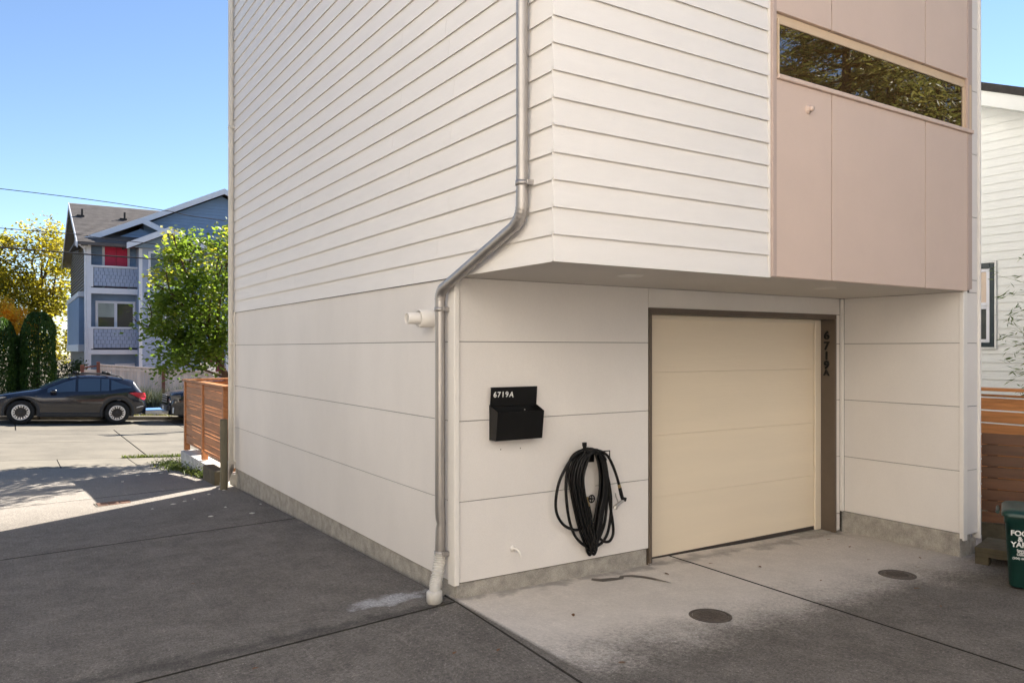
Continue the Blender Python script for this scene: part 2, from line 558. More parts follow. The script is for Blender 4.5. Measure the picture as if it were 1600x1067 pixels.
def sheet(name, xs, ys, dz, m):
    b = MB()
    vs = [(x, y, gz(x, y) + dz) for y in ys for x in xs]
    n = len(xs)
    fs = [(j * n + i, j * n + i + 1, (j + 1) * n + i + 1, (j + 1) * n + i) for j in range(len(ys) - 1) for i in range(n - 1)]
    b.add(vs, fs, True)
    return b.build(name, m, fixn=False)


xs = [-500, -200, -90, -40] + [-30 + 2 * i for i in range(31)] + [40, 90, 200, 500]
ys = [-500, -200, -80, -40, -20] + [-12 + 1.5 * i for i in range(28)] + [34, 40, 60, 90, 150, 300, 600]
kind(sheet('ground', xs, ys, -0.075, M['ground']), 'structure')
drive = kind(sheet('driveway', [-9 + 1.0 * i for i in range(16)], [-14 + 1.0 * i for i in range(28)], -0.055, M['dirt']), 'structure')


def slab(parent, q, m, name='slab', lift=0.0, nx=6, ny=6, gap=0.0075, bev=0.006, thick=0.09):
    """concrete slab with eased edges laid on the terrain; q = four corners anticlockwise"""
    q = [Vector((p[0], p[1])) for p in q]

    def P(u, v, ins):
        cen = (q[0] + q[1] + q[2] + q[3]) / 4
        a = q[0].lerp(q[1], u); b_ = q[3].lerp(q[2], u)
        p = a.lerp(b_, v)
        d = cen - p
        return p
    ex = (q[1] - q[0]).normalized(); ey = (q[3] - q[0]).normalized()
    b = MB()

    def ring(off):
        Q = [q[0] + ex * off + ey * off, q[1] - ex * off + ey * off, q[2] - ex * off - ey * off, q[3] + ex * off - ey * off]
        return Q

    def pt(Q, u, v):
        return Q[0].lerp(Q[1], u).lerp(Q[3].lerp(Q[2], u), v)
    Q1 = ring(gap + bev); Q0 = ring(gap)
    vs, fs = [], []
    for j in range(ny + 1):
        for i in range(nx + 1):
            p = pt(Q1, i / nx, j / ny)
            vs.append((p.x, p.y, gz(p.x, p.y) + lift))
    n = nx + 1
    fs += [(j * n + i, j * n + i + 1, (j + 1) * n + i + 1, (j + 1) * n + i) for j in range(ny) for i in range(nx)]
    per = [(i, 0) for i in range(nx)] + [(nx, j) for j in range(ny)] + [(i, ny) for i in range(nx, 0, -1)] + [(0, j) for j in range(ny, 0, -1)]
    k0 = len(vs)
    for i, j in per:
        p = pt(Q0, i / nx, j / ny); vs.append((p.x, p.y, gz(p.x, p.y) + lift - bev))
    k1 = len(vs)
    for i, j in per:
        p = pt(Q0, i / nx, j / ny); vs.append((p.x, p.y, gz(p.x, p.y) + lift - thick))
    c = len(per)
    for t in range(c):
        t2 = (t + 1) % c
        (i, j), (i2, j2) = per[t], per[t2]
        fs.append((k0 + t, k0 + t2, j2 * n + i2, j * n + i))
        fs.append((k1 + t, k1 + t2, k0 + t2, k0 + t))
    b.add(vs, fs)
    o = b.build(name, m, parent, fixn=False)
    o.data.materials.append(M['edge'])
    k = nx * ny
    o.data.polygons.foreach_set('material_index', [0] * k + [1] * (len(fs) - k))
    return o


M['edge'] = mat('grimy_slab_edge', (0.028, 0.025, 0.020), 0.95, 0.4, 20)
D = M['drive']
# left lane, from the alley mouth to behind the camera
LX, CX = -4.7, -0.09
for q in ([(-4.7, 12.1), (-0.0, 12.1), (-0.0, 12.35), (-4.7, 12.35)],):
    pass
slab(drive, [(LX, 7.25), (0.0, 7.25), (-0.02, 12.2), (LX, 12.5)], D, nx=12, ny=14)
slab(drive, [(LX, 3.86), (-0.0, 3.89), (-0.0, 7.25), (LX, 7.25)], D, nx=10, ny=8)
slab(drive, [(LX, -0.37), (-0.02, -0.05), (0.0, 3.89), (LX, 3.86)], D, nx=10, ny=10)
slab(drive, [(LX, -4.6), (-0.24, -4.3), (-0.02, -0.05), (LX, -0.37)], D, nx=10, ny=10)
slab(drive, [(LX, -10.5), (-0.24, -10.2), (-0.24, -4.3), (LX, -4.6)], D, nx=10, ny=8)
# right lane in front of the garage
slab(drive, [(-0.24, -4.3), (2.28, -4.3), (2.38, 0.17), (-0.02, 0.17)], D, nx=8, ny=10, gap=0.008)
slab(drive, [(2.28, -4.3), (6.0, -4.3), (6.0, 0.17), (2.38, 0.17)], D, nx=8, ny=10)
slab(drive, [(-0.24, -10.2), (2.28, -10.2), (2.28, -4.3), (-0.24, -4.3)], D, nx=6, ny=8)
slab(drive, [(2.28, -10.2), (6.0, -10.2), (6.0, -4.3), (2.28, -4.3)], D, nx=6, ny=8)
# lane far left
slab(drive, [(-9, 3.8), (LX, 3.86), (LX, 12.5), (-9, 12.7)], D, nx=8, ny=12)
slab(drive, [(-9, -10.5), (LX, -10.5), (LX, 3.86), (-9, 3.8)], D, nx=8, ny=12)

# footway strip and street
side = kind(sheet('pavement', [-30 + 2 * i for i in range(31)], [12.2 + 0.45 * i for i in range(5)], -0.05, M['dirt']), 'structure')
x = -29.0
while x < 29:
    slab(side, [(x, 12.5 - 0.06 * 0), (x + 1.35, 12.5), (x + 1.35, 13.95), (x, 13.95)] if not (-4.7 < x < 0) else
         [(x, 12.5 + (-0.064 * (x + 4.7))), (x + 1.35, 12.5 - 0.064 * (x + 1.35 + 4.7)), (x + 1.35, 13.95), (x, 13.95)], M['apron'], nx=2, ny=3, gap=0.004)
    x += 1.35
street = kind(sheet('street', [-30 + 2 * i for i in range(31)], [13.9 + 1.0 * i for i in range(12)], -0.05, M['dirt']), 'structure')
for y0, y1, ph in ((13.95, 17.6, 0.0), (17.6, 21.1, 0.0), (21.1, 24.9, 2.1)):
    x = -29.0 + ph + 1.2
    while x < 27:
        slab(street, [(x, y0), (x + 4.6, y0), (x + 4.6, y1), (x, y1)], M['street'], nx=4, ny=4, gap=0.010)
        x += 4.6
kb = kind(sheet('verge', [-30 + 1.5 * i for i in range(41)], [25.0, 25.6, 26.4, 27.2, 28.0, 29.5], 0.10, M['ground']), 'structure')
kerb = thing('kerb', 'low stained concrete kerb along the far side of the street', 'kerb')
x = -28.0
while x < 26:
    b = MB()
    z0, z1 = gz(x, 25), gz(x + 1.96, 25)
    b.extrude([(x, 24.92, z0 - 0.1), (x, 24.94, z0 + 0.12), (x, 24.97, z0 + 0.14), (x, 25.12, z0 + 0.14), (x, 25.12, z0 - 0.1)], (1.96, 0, z1 - z0))
    b.build('kerb_stone', M['kerb'], kerb)
    x += 2.0

# ---------------------------------------------------------------- the cream townhouse
H = thing('townhouse', 'cream three storey townhouse with lap siding, pink upper panels and a recessed garage', 'house')
YF, YB, XR = -1.286, 6.93, 5.09
P_ = M['panel']; TR = M['trim']
LAP = 0.1695
ROWS = [0.115, 0.732, 1.348, 1.957, 2.443]
# backing walls (dark, show only in the joints)
b = MB()
b.box(0.006, 1.99, 0.006, 6.9, ROWS[0] - 0.003, 2.46)
b.box(4.692, 5.085, 0.006, 6.9, ROWS[0] - 0.003, 2.46)
b.box(1.99, 4.66, 0.24, 6.9, -0.35, 2.46)
b.box(1.99, 4.66, 0.006, 0.24, 2.235, 2.46)
b.box(4.808, 5.08, YF + 0.008, 0.003, 0.134, 2.46)
b.box(0.006, 5.085, YF + 0.008, 6.9, 2.462, 9.3)
b.build('wall', M['backing'], H, fixn=False)
# flat roof with a parapet cap
bx('roof', M['roofdark'], H, -0.04, 5.14, YF - 0.05, 6.97, 9.302, 9.42, 0.01)


def lapboard(parent, name, m, axis, const, sgn, a0, a1, z0, exp=LAP, t=0.022, ov=0.02):
    """one tilted lap board. axis 'y': runs along y on the plane x=const, facing sgn*x; axis 'x' likewise"""
    pr = [(t, z0), (t - 0.0006, z0 + 0.003), (0.0022, z0 + exp + ov), (-0.004, z0 + exp + ov), (-0.004, z0 + 0.011)]
    b = MB()
    if axis == 'y':
        b.extrude([(const + sgn * o, a0, z) for o, z in pr], (0, a1 - a0, 0))
    else:
        b.extrude([(a0, const + sgn * o, z) for o, z in pr], (a1 - a0, 0, 0))
    return b.build(name, m, parent)


Z_IND_S, Z_IND_F = 7.7, 6.3
up = MB()
r = 0
z = ROWS[-1]
while z < 9.25:
    cuts = [YF + 0.001]
    c = YF + random.uniform(1.2, 3.6)
    while c < YB - 0.8:
        cuts.append(c); c += 3.66
    cuts.append(YB)
    for i in range(len(cuts) - 1):
        if z < Z_IND_S:
            lapboard(H, 'siding_board', M['siding'], 'y', 0.0, -1, cuts[i] + (0.001 if i else 0), cuts[i + 1] - 0.001, z)
        else:
            pr = [(0.022, z), (0.0022, z + LAP + .02), (-0.004, z + LAP + .02), (-0.004, z + .011)]
            up.extrude([(-o, cuts[i], q) for o, q in pr], (0, cuts[i + 1] - cuts[i] - 0.002, 0))
    if z < Z_IND_F:
        lapboard(H, 'siding_board', M['siding'], 'x', YF, -1, -0.0222, 1.985, z)
    else:
        pr = [(0.022, z), (0.0022, z + LAP + .02), (-0.004, z + LAP + .02), (-0.004, z + .011)]
        up.extrude([(-0.0222, YF - o, q) for o, q in pr], (2.0065, 0, 0))
    z += LAP
z = ROWS[0]
while z < 9.25:                                        # the sunlit side towards the neighbour, out of sight from the lane
    pr = [(0.022, z), (0.0022, z + LAP + .02), (-0.004, z + LAP + .02), (-0.004, z + .011)]
    up.extrude([(XR + o, YF + 0.06, q) for o, q in pr], (0, YB - YF - 0.06, 0))
    z += LAP
kind(up.build('upper_siding', M['siding'], H), 'stuff')
bx('corner_trim', TR, H, 1.987, 2.006, YF - 0.020, YF + 0.01, 2.443, 9.25)

G = 0.005


def panel_x(a0, a1, z0, z1, m=P_, y=0.0, t=0.008, name='siding_panel'):
    return bx(name, m, H, a0 + G / 2, a1 - G / 2, y - t + 0.006, y + 0.0065, z0 + G / 2, z1 - G / 2, 0.0015)


def panel_y(a0, a1, z0, z1, x, sgn, m=P_, t=0.008):
    x0, x1 = (x - t + 0.006, x + 0.0065) if sgn < 0 else (x - 0.0065, x + t - 0.006)
    return bx('siding_panel', m, H, x0, x1, a0 + G / 2, a1 - G / 2, z0 + G / 2, z1 - G / 2, 0.0015)


for i in range(4):
    z0, z1 = ROWS[i], ROWS[i + 1]
    panel_y(0.10, YB, z0, z1, 0.0, -1)                 # lane side
    panel_x(0.0, 1.966, z0, z1 + (0.0045 if i == 3 else 0))                        # left of the garage door
    if i < 3: panel_x(4.6865, 4.766, z0, z1)
    else: panel_x(4.6865, 4.766, z0, 2.2695)
    zz0 = 0.135 if i == 0 else z0
    panel_y(YF, -0.0325, zz0, z1 + (0.004 if i == 3 else 0), 4.80, -1)             # wing wall, facing left
    panel_x(4.8605, XR - 0.008, max(z0, 0.075), z1, y=YF)   # end of the wing
panel_x(1.966, 4.766, 2.2695, 2.4475)                    # over the door
bx('siding_panel', P_, H, 4.690, 4.762, -0.0015, 0.006, -0.07, 0.110, 0.001)
for k in range(11):                                    # strip beside the pink panels, right up the front
    z0 = 2.443 + 0.122 + 0.6095 * (k - 1)
    z1 = z0 + 0.6095
    panel_x(4.9265, XR - 0.008, max(z0, 2.443), min(z1, 9.2), y=YF)
# corner trims
bx('corner_trim', TR, H, -0.019, 0.0, -0.014, 0.088, 0.100, 2.40, 0.003)
bx('corner_trim', TR, H, -0.0165, 0.022, -0.0205, -0.0142, 0.105, 2.44, 0.002)
bx('corner_trim', TR, H, 4.786, 4.802, YF - 0.018, YF + 0.02, 0.09, 2.442, 0.003)
bx('corner_trim', TR, H, 4.803, 4.862, YF - 0.0165, YF + 0.004, 0.07, 2.470, 0.003)
bx('corner_trim', TR, H, XR - 0.010, XR + 0.012, YF - 0.024, YF + 0.05, 0.06, 9.25, 0.003)
bx('corner_trim', TR, H, 4.764, 4.798, -0.034, -0.0025, 0.138, 2.441, 0.003)
bx('corner_trim', TR, H, -0.014, 0.006, 6.932, 7.0, 0.10, 9.25, 0.003)
# foundations
b = MB()
b.box(0.016, 1.960, 0.016, 0.2, -0.42, ROWS[0] - 0.004, 0.004)
b.build('foundation', M['found'], H)
ycuts = [0.017, 1.62, 3.05, 4.6, YB]
for i in range(4):
    bx('foundation', M['found'], H, 0.0155, 0.2, ycuts[i] + (0.182 if i == 0 else 0.002), ycuts[i + 1] - 0.002, -0.5, ROWS[0] - 0.004, 0.004)
bx('foundation', M['found'], H, 4.792, 4.99, YF + 0.018, -0.001, -0.42, 0.132, 0.006)
bx('foundation', M['found'], H, 4.992, XR, YF + 0.018, 0.5, -0.42, 0.062, 0.006)
# soffit panels and the drip edge
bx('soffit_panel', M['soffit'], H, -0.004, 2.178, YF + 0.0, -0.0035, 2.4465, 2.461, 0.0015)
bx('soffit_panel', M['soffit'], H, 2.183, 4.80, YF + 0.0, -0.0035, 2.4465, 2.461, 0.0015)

# pink bay panels
YP = YF - 0.035
for (xa, xb) in ((2.052, 2.730), (2.743, 4.095), (4.108, 4.824)):
    bx('wall_panel', M['pink'], H, xa, xb, YP, YF + 0.004, 2.452, 3.955, 0.0025)
    bx('wall_panel', M['pink'], H, xa, xb, YP, YF + 0.004, 4.475, 6.6, 0.0025)
    bx('wall_panel', M['pink'], H, xa, xb, YP, YF + 0.004, 6.612, 9.2, 0.0025)
for xa in (2.7325, 4.0975):
    for z0, z1 in ((2.452, 3.955), (4.475, 9.2)):
        bx('panel_batten', M['brown'], H, xa + 0.0002, xa + 0.0078, YP + 0.009, YF + 0.003, z0 + .001, z1 - .001, 0)
bx('panel_trim', M['pinktrim'], H, 2.0065, 2.0515, YP - 0.006, YF + 0.004, 2.449, 9.2, 0.003)
bx('panel_trim', M['pinktrim'], H, 4.826, 4.850, YP - 0.006, YF + 0.003, 2.460, 9.2, 0.002)
bx('panel_trim', M['pinktrim'], H, 4.852, 4.928, YP + 0.008, YF + 0.003, 2.476, 9.2, 0.003)
b = MB()
b.lathe([(0.0, 0.05), (0.018, 0.048), (0.022, 0.03), (0.016, 0.018), (0.034, 0.012), (0.036, 0.0)], (2.435, YP, 3.783), Matrix.Rotation(math.radians(90), 3, 'X'), 14)
b.build('wall_cap', M['pink'], H)

# the long window
b = MB()
x0, x1, z0, z1 = 2.066, 4.893, 3.962, 4.468
bz = M['beige']
b.box(x0, x1, YP + 0.027, YF + 0.02, z1 - 0.045, z1 + .004, 0.003)
b.box(x0, x0 + 0.022, YP - 0.004, YF + 0.02, z0 + 0.03, z1 - 0.046, 0.003)
b.box(x1 - 0.06, x1, YP - 0.004, YF + 0.02, z0 + 0.03, z1 - 0.046, 0.003)
win = b.build('window', bz, H)
b = MB()
b.box(x0 + 0.023, x1 - 0.061, YF - 0.018, YF + 0.004, z0 + 0.031, z0 + 0.05, 0.002)
b.box(x0 + 0.023, x0 + 0.04, YF - 0.018, YF + 0.004, z0 + 0.051, z1 - 0.076, 0.002)
b.box(x1 - 0.108, x1 - 0.061, YF - 0.018, YF + 0.004, z0 + 0.051, z1 - 0.076, 0.002)
b.box(x0 + 0.023, x1 - 0.061, YF - 0.018, YF + 0.004, z1 - 0.075, z1 - 0.047, 0.002)
b.build('frame', bz, win)
b = MB()
b.box(x0 - 0.008, x1 + 0.010, YP - 0.024, YF + 0.02, z0 - 0.006, z0 + 0.029, 0.004)
b.build('sill', M['pink'], win)
b = MB()
b.box(x0 + 0.036, x1 - 0.10, YF - 0.008, YF + 0.0015, z0 + 0.045, z1 - 0.07)
b.build('pane', M['glass'], win, fixn=True)

# garage door frame and door
BR = M['brown']
bx('door_frame', BR, H, 1.968, 1.998, -0.016, 0.01, -0.02, 2.218, 0.002)
bx('door_frame', M['metal'], H, 1.9695, 1.9965, -0.0145, 0.01, -0.095, -0.021, 0.002)
bx('door_frame', BR, H, 1.968, 4.688, -0.016, 0.006, 2.219, 2.272, 0.002)
bx('door_frame', BR, H, 4.654, 4.688, -0.016, 0.172, -0.10, 2.218, 0.002)
bx('door_frame', BR, H, 1.972, 1.998, 0.011, 0.172, -0.10, 2.218, 0.002)
bx('door_frame', BR, H, 1.999, 4.653, 0.007, 0.172, 2.2195, 2.262, 0.002)
bx('door_stop', M['stop'], H, 4.552, 4.652, 0.150, 0.172, -0.075, 2.218, 0.004)
bx('door_stop', M['stop'], H, 1.999, 2.06, 0.150, 0.172, -0.075, 2.218, 0.004)
bx('door_stop', M['stop'], H, 2.061, 4.551, 0.150, 0.172, 2.180, 2.218, 0.004)
door = bpy.data.objects.new('garage_door', None)
COL.objects.link(door); door.parent = H
for z0, z1 in ((-0.035, 0.518), (0.520, 1.093), (1.095, 1.683), (1.685, 2.24)):
    b = MB(); b.box(1.999, 4.654, 0.176, 0.218, z0 - 0.0006, z1 + 0.0004, 0.0022)
    b.build('door_section', M['door'], door)
b = MB(); b.box(1.999, 4.654, 0.172, 0.222, -0.075, -0.034, 0.004)
b.build('bottom_seal', M['patio'], door)
bx('threshold', M['found'], H, 1.999, 4.653, 0.02, 0.21, -0.2, -0.078, 0.01)

# raised numbers on the right-hand jamb
t = thing('house_number', 'black raised digits 6719A running down the brown garage jamb', 'house number', (4.6535, 0.076, 1.86), 0, None)
RY = Matrix(((0, 0, -1), (-1, 0, 0), (0, 1, 0))).to_4x4()      # text x -> -Y, text y -> Z, facing -X
for ch, zc, sz, wd in (('6', 2.052 - 1.86 - 0.046, 0.122, 1.15), ('7', 1.942 - 1.86 - 0.046, 0.118, 1.15), ('1', 1.833 - 1.86 - 0.046, 0.118, 1.15),
                       ('9', 1.735 - 1.86 - 0.046, 0.118, 1.15), ('A', 1.645 - 1.86 - 0.030, 0.082, 1.15)):
    text('digit', ch, sz, Matrix.Translation((-0.002, 0.042, zc)) @ RY, M['black'], t, 0.003, wd, 0.0056)

# ---------------------------------------------------------------- things fixed to the townhouse
# galvanised downspout with a white flexible foot
ds = thing('downspout', 'grey galvanised downspout that slants across the corner into a white corrugated foot', 'downspout', (-0.065, 0.125, 0))
OX = (0.065, -0.125, 0)


def loc(pts, o=OX):
    return [(p[0] + o[0], p[1] + o[1], p[2] + o[2]) for p in pts]


px_ = -0.066
b = MB()
b.tube(loc([(px_, -1.016, 9.2), (px_, -1.016, 2.90)]), 0.0385, 18)
b.build('pipe', M['metal'], ds)
e = arc_elbow((px_, -1.016, 3.3), (px_, -1.016, 2.738), (px_, 0.128, 2.33), 0.15, 22)
e = [Vector((px_, -1.016, 2.93))] + e
rr = [0.040] + [0.0405 + (0.0022 if (i % 3 == 1 and 2 < i < 20) else 0) for i in range(len(e) - 1)]
b = MB(); b.tube(loc(e), rr, 18); b.build('elbow', M['metal'], ds)
e2 = arc_elbow((px_, -1.016, 2.738), (px_, 0.128, 2.345), (px_, 0.128, 1.5), 0.10, 22)
b = MB(); b.tube(loc([e[-1] - (e2[0] - e[-1]).normalized() * 0.01, e2[0] + (e2[0] - e[-1]).normalized() * 0.01]), 0.0385, 18)
b.build('pipe', M['metal'], ds)
d0 = (e[-1] - e2[0]).normalized()
e2 = [e2[0] + d0 * 0.07] + e2 + [Vector((px_, 0.128, 2.20))]
rr = [0.0405, 0.0405] + [0.0405 + (0.0024 if i % 3 == 1 else 0) for i in range(len(e2) - 3)] + [0.0405]
b = MB(); b.tube(loc(e2), rr, 18); b.build('elbow', M['metal'], ds)
b = MB()
vz = [2.21, 1.6, 1.0, 0.66, 0.60, 0.56, 0.52, 0.45, 0.38, 0.29]
dent = [0, 0, 0, 0, 0.003, 0.010, 0.004, 0.002, 0, 0]
b.tube(loc([(px_ + d * 0.9, 0.126 - d * 0.4, z) for z, d in zip(vz, dent)]), [0.0395 - d * 0.4 for d in dent], 18)
b.build('pipe', M['metal'], ds)
for y, z in ((-1.016, 2.972), (0.127, 2.205), (0.127, 0.335)):
    b = MB()
    b.lathe([(0.0425, -0.016), (0.0445, -0.016), (0.0445, 0.016), (0.0425, 0.016)], loc([(px_, y, z)])[0], None, 18)
    b.box(px_ + OX[0] - 0.004, px_ + OX[0] + 0.05, y - 0.0 + OX[1] - 0.066, y + OX[1] - 0.040, z - 0.016, z + 0.016, 0.002)
    b.box(px_ + OX[0] - 0.004, px_ + OX[0] + 0.05, y + OX[1] + 0.040, y + OX[1] + 0.048, z - 0.016, z + 0.016, 0.002)
    b.build('strap', M['metal'], ds)
pth = smooth_path([(px_, 0.127, 0.325), (px_ - 0.012, 0.118, 0.25), (px_ - 0.052, 0.08, 0.16), (px_ - 0.088, 0.042, 0.10), (px_ - 0.096, 0.032, 0.05)], 16)
rr = [(0.041, 0.049, 0.049, 0.041)[i % 4] if i < 46 else 0.042 for i in range(len(pth))]
b = MB(); b.tube(loc(pth), rr, 18); b.build('flexible_foot', M['pvc'], ds)
b = MB()
fx, fy = px_ - 0.10 + OX[0], 0.026 + OX[1]
b.lathe([(0.040, 0.0), (0.052, -0.004), (0.060, -0.012), (0.060, -0.085), (0.052, -0.090), (0.052, -0.16)], (fx, fy, 0.090), None, 24)
b.build('drain_socket', M['pvc'], ds)

# far cream downspout
ds2 = thing('downspout', 'cream painted downspout at the far end of the townhouse wall', 'downspout', (-0.062, 6.885, -0.15))
O2 = (0.062, -6.885, 0.15)
b = MB(); b.tube(loc([(-0.062, 6.885, 9.2), (-0.062, 6.885, 0.16)], O2), 0.038, 16); b.build('pipe', M['creampipe'], ds2)
for z in (7.15, 5.21, 1.98, 0.20):
    b = MB()
    b.lathe([(0.040, -0.02), (0.043, -0.02), (0.043, 0.02), (0.040, 0.02)], loc([(-0.062, 6.885, z)], O2)[0], None, 16)
    b.box(O2[0] - 0.062, O2[0] - 0.006, -0.052, -0.040, z + O2[2] - 0.02, z + O2[2] + 0.02, 0.002)
    b.build('strap', M['creampipe'], ds2)
b = MB(); b.tube(loc(smooth_path([(-0.062, 6.885, 0.20), (-0.064, 6.89, 0.10), (-0.085, 6.98, -0.02), (-0.10, 7.06, -0.12)], 8), O2), 0.042, 16)
b.build('flexible_foot', M['metal'], ds2)
b = MB(); b.lathe([(0.03, 0.0), (0.066, -0.004), (0.072, -0.012), (0.072, -0.12)], loc([(-0.105, 7.075, -0.105)], O2)[0], None, 20)
b.build('drain_socket', M['pvc'], ds2)

# flue pipe through the wall
v = thing('vent_pipe', 'cream concentric vent pipe with a mesh end poking out beside the downspout', 'vent', (0, 0.385, 2.143))
MX = Matrix.Rotation(math.radians(-90), 3, 'Y')
b = MB(); b.lathe([(0.072, 0.0), (0.072, 0.125), (0.066, 0.127), (0.06, 0.10), (0.0, 0.10)], (0, 0, 0), MX, 26); b.build('outer_sleeve', TR, v)
b = MB(); b.lathe([(0.045, 0.10), (0.045, 0.225), (0.040, 0.227), (0.038, 0.205)], (0, 0, 0), MX, 24)
for a in range(3):
    q = a * 2 * math.pi / 3 + 0.5
    b.box(-0.127, -0.10, math.cos(q) * 0.053 - 0.004, math.cos(q) * 0.053 + 0.004, math.sin(q) * 0.053 - 0.004, math.sin(q) * 0.053 + 0.004)
b.build('inner_pipe', TR, v)
b = MB(); b.lathe([(0.039, 0.206), (0.0, 0.206)], (0, 0, 0), MX, 24); b.build('dark_bore', M['black'], v)
b = MB()
for k in range(-3, 4):
    w = math.sqrt(max(0.038 ** 2 - (k * 0.0105) ** 2, 0.00002))
    b.box(-0.2165, -0.2145, -w, w, k * 0.0105 - 0.0016, k * 0.0105 + 0.0016)
    b.box(-0.2185, -0.2168, k * 0.0105 - 0.0016, k * 0.0105 + 0.0016, -w, w)
b.build('mesh_grille', TR, v)

# mailbox
mb = thing('mailbox', 'open black wall mailbox with 6719A on its raised flap', 'mailbox', (0.297, -0.002, 1.19))
w = 0.436
b = MB()
BL = M['black']
b.box(0.0, w, -0.006, 0.0, 0.0, 0.275, 0.0015)                       # back plate
b.extrude([(0.0, -0.0062, 0.0), (0.0, -0.100, 0.0), (0.0, -0.128, 0.222), (0.0, -0.0062, 0.272)], (0.004, 0, 0))
b.extrude([(w - 0.004, -0.0062, 0.0), (w - 0.004, -0.100, 0.0), (w - 0.004, -0.128, 0.222), (w - 0.004, -0.0062, 0.272)], (0.004, 0, 0))
b.extrude([(0.0042, -0.0965, 0.0), (0.0042, -0.100, 0.0), (0.0042, -0.128, 0.222), (0.0042, -0.1245, 0.222)], (w - 0.0084, 0, 0))
b.box(0.0042, w - 0.0042, -0.0962, -0.0062, 0.0, 0.004)
b.build('box_body', BL, mb)
b = MB()
b.extrude([(-0.006, -0.022, 0.262), (-0.006, -0.026, 0.262), (-0.006, -0.040, 0.408), (-0.006, -0.036, 0.408)], (w + 0.0, 0, 0))
b.tube([(-0.006, -0.016, 0.265), (w - 0.006, -0.016, 0.265)], 0.0062, 8)
b.box(-0.006, w - 0.006, -0.040, -0.030, 0.404, 0.412, 0.001)
flap = b.build('flap', BL, mb)
A = math.atan2(0.014, 0.146)
TX = Matrix.Rotation(math.radians(90) + A, 4, 'X')
for i, ch in enumerate('6719A'):
    text('digit', ch, 0.060, Matrix.Translation((0.018 + i * 0.0365, -0.0345 - (0.0 if ch != 'A' else 0.0), 0.335)) @ TX @ Matrix.Rotation(-0.13 if ch == 'A' else 0, 4, 'Z'), M['white'], flap, 0.0006, 0.98, 0.0013)
b = MB(); b.lathe([(0.0, 0.004), (0.005, 0.003), (0.006, 0.0)], (0.33, -0.0065, 0.225), Matrix.Rotation(math.radians(90), 3, 'X'), 10)
b.build('screw', M['chrome'], mb)
for x, z in ((0.403, 1.110), (0.590, 1.107)):
    b = MB(); b.lathe([(0.0, 0.004), (0.004, 0.003), (0.005, 0.0)], (0, 0, 0), Matrix.Rotation(math.radians(90), 3, 'X'), 10)
    tag(b.build('screw', M['darkmetal'], None, (x, -0.002, z)), 'left rusty screw head in the panel below the mailbox' if x < 0.5 else 'right rusty screw head in the panel below the mailbox', 'screw', 'screws under the mailbox')
b = MB()
b.lathe([(0.026, 0.0), (0.024, 0.008), (0.0, 0.009)], (0, 0, 0), Matrix.Rotation(math.radians(90), 3, 'X'), 16)
b.tube(smooth_path([(0, -0.006, 0.0), (0.002, -0.05, 0.004), (0.012, -0.078, -0.012), (0.022, -0.084, -0.05)], 6), 0.011, 10)
tag(b.build('pipe_stub', TR, None, (0.517, -0.002, 0.315)), 'small cream bent pipe stub low on the wall left of the hose', 'pipe stub')

# hose hanger, hose, tap
hh = thing('hose_hanger', 'black metal hose hanger holding the coiled black hose', 'hose hanger', (1.27, -0.002, 1.0))
b = MB()
b.box(-0.07, 0.07, -0.006, 0.0, -0.06, 0.03, 0.002)
b.build('back_plate', BL, hh)
b = MB()
arc = [(0.115 * math.sin(a), -0.0, 0.115 * math.cos(a) - 0.075) for a in [math.radians(-70 + 10 * i) for i in range(15)]]
for i in range(14):
    a, c = arc[i], arc[i + 1]
    b.add([(a[0], -0.006, a[2]), (c[0], -0.006, c[2]), (c[0], -0.13, c[2]), (a[0], -0.13, a[2]), (a[0], -0.006, a[2] + .004), (c[0], -0.006, c[2] + .004), (c[0], -0.13, c[2] + .004), (a[0], -0.13, a[2] + .004)],
          [(0, 1, 2, 3), (7, 6, 5, 4), (0, 4, 5, 1), (2, 6, 7, 3)])
b.build('saddle', BL, hh)
b = MB()
b.tube([(-0.02, -0.135, 0.015), (0.02, -0.14, 0.045), (0.128, -0.14, 0.045), (0.128, -0.14, -0.02)], 0.0055, 8, smooth=False)
b.build('retainer_wire', BL, hh)

hose = thing('garden_hose', 'long black garden hose coiled on the wall with a metal spray nozzle', 'hose', (1.27, -0.06, 0.62))
HO = (-1.27, 0.06, -0.62)
b = MB()
RH = 0.0122


def hose_path(P, y0, y1=None, wob=0.0):
    n = len(P)
    y1 = y0 if y1 is None else y1
    pts = [(x + HO[0] + random.uniform(-wob, wob), y0 + (y1 - y0) * i / (n - 1) + HO[1], z + HO[2]) for i, (x, z) in enumerate(P)]
    b.tube(smooth_path(pts, 6), RH, 8)


LB = [(1.273, 1.024), (1.144, 1.044), (1.051, 0.993), (0.978, 0.904), (0.92, 0.794), (0.894, 0.65), (0.913, 0.543), (0.978, 0.457), (1.064, 0.41), (1.13, 0.396), (1.191, 0.41), (1.245, 0.451)]
SEC = [(1.245, 1.048), (1.137, 1.045), (1.057, 0.987), (1.018, 0.874), (1.008, 0.743), (1.018, 0.61), (1.044, 0.476), (1.09, 0.364), (1.151, 0.292), (1.218, 0.246), (1.273, 0.222), (1.342, 0.239), (1.398, 0.27), (1.447, 0.345), (1.475, 0.479), (1.475, 0.643), (1.44, 0.81), (1.384, 0.951), (1.3, 1.033), (1.218, 1.05)]
THI = [(1.205, 1.04), (1.328, 1.047), (1.398, 0.977), (1.44, 0.81), (1.461, 0.59), (1.489, 0.439), (1.497, 0.328), (1.461, 0.267), (1.405, 0.264), (1.349, 0.298), (1.307, 0.352), (1.273, 0.421)]
FOU = [(1.218, 1.044), (1.328, 1.031), (1.384, 0.94), (1.419, 0.758), (1.426, 0.566), (1.405, 0.416), (1.356, 0.303), (1.3, 0.234), (1.259, 0.197)]
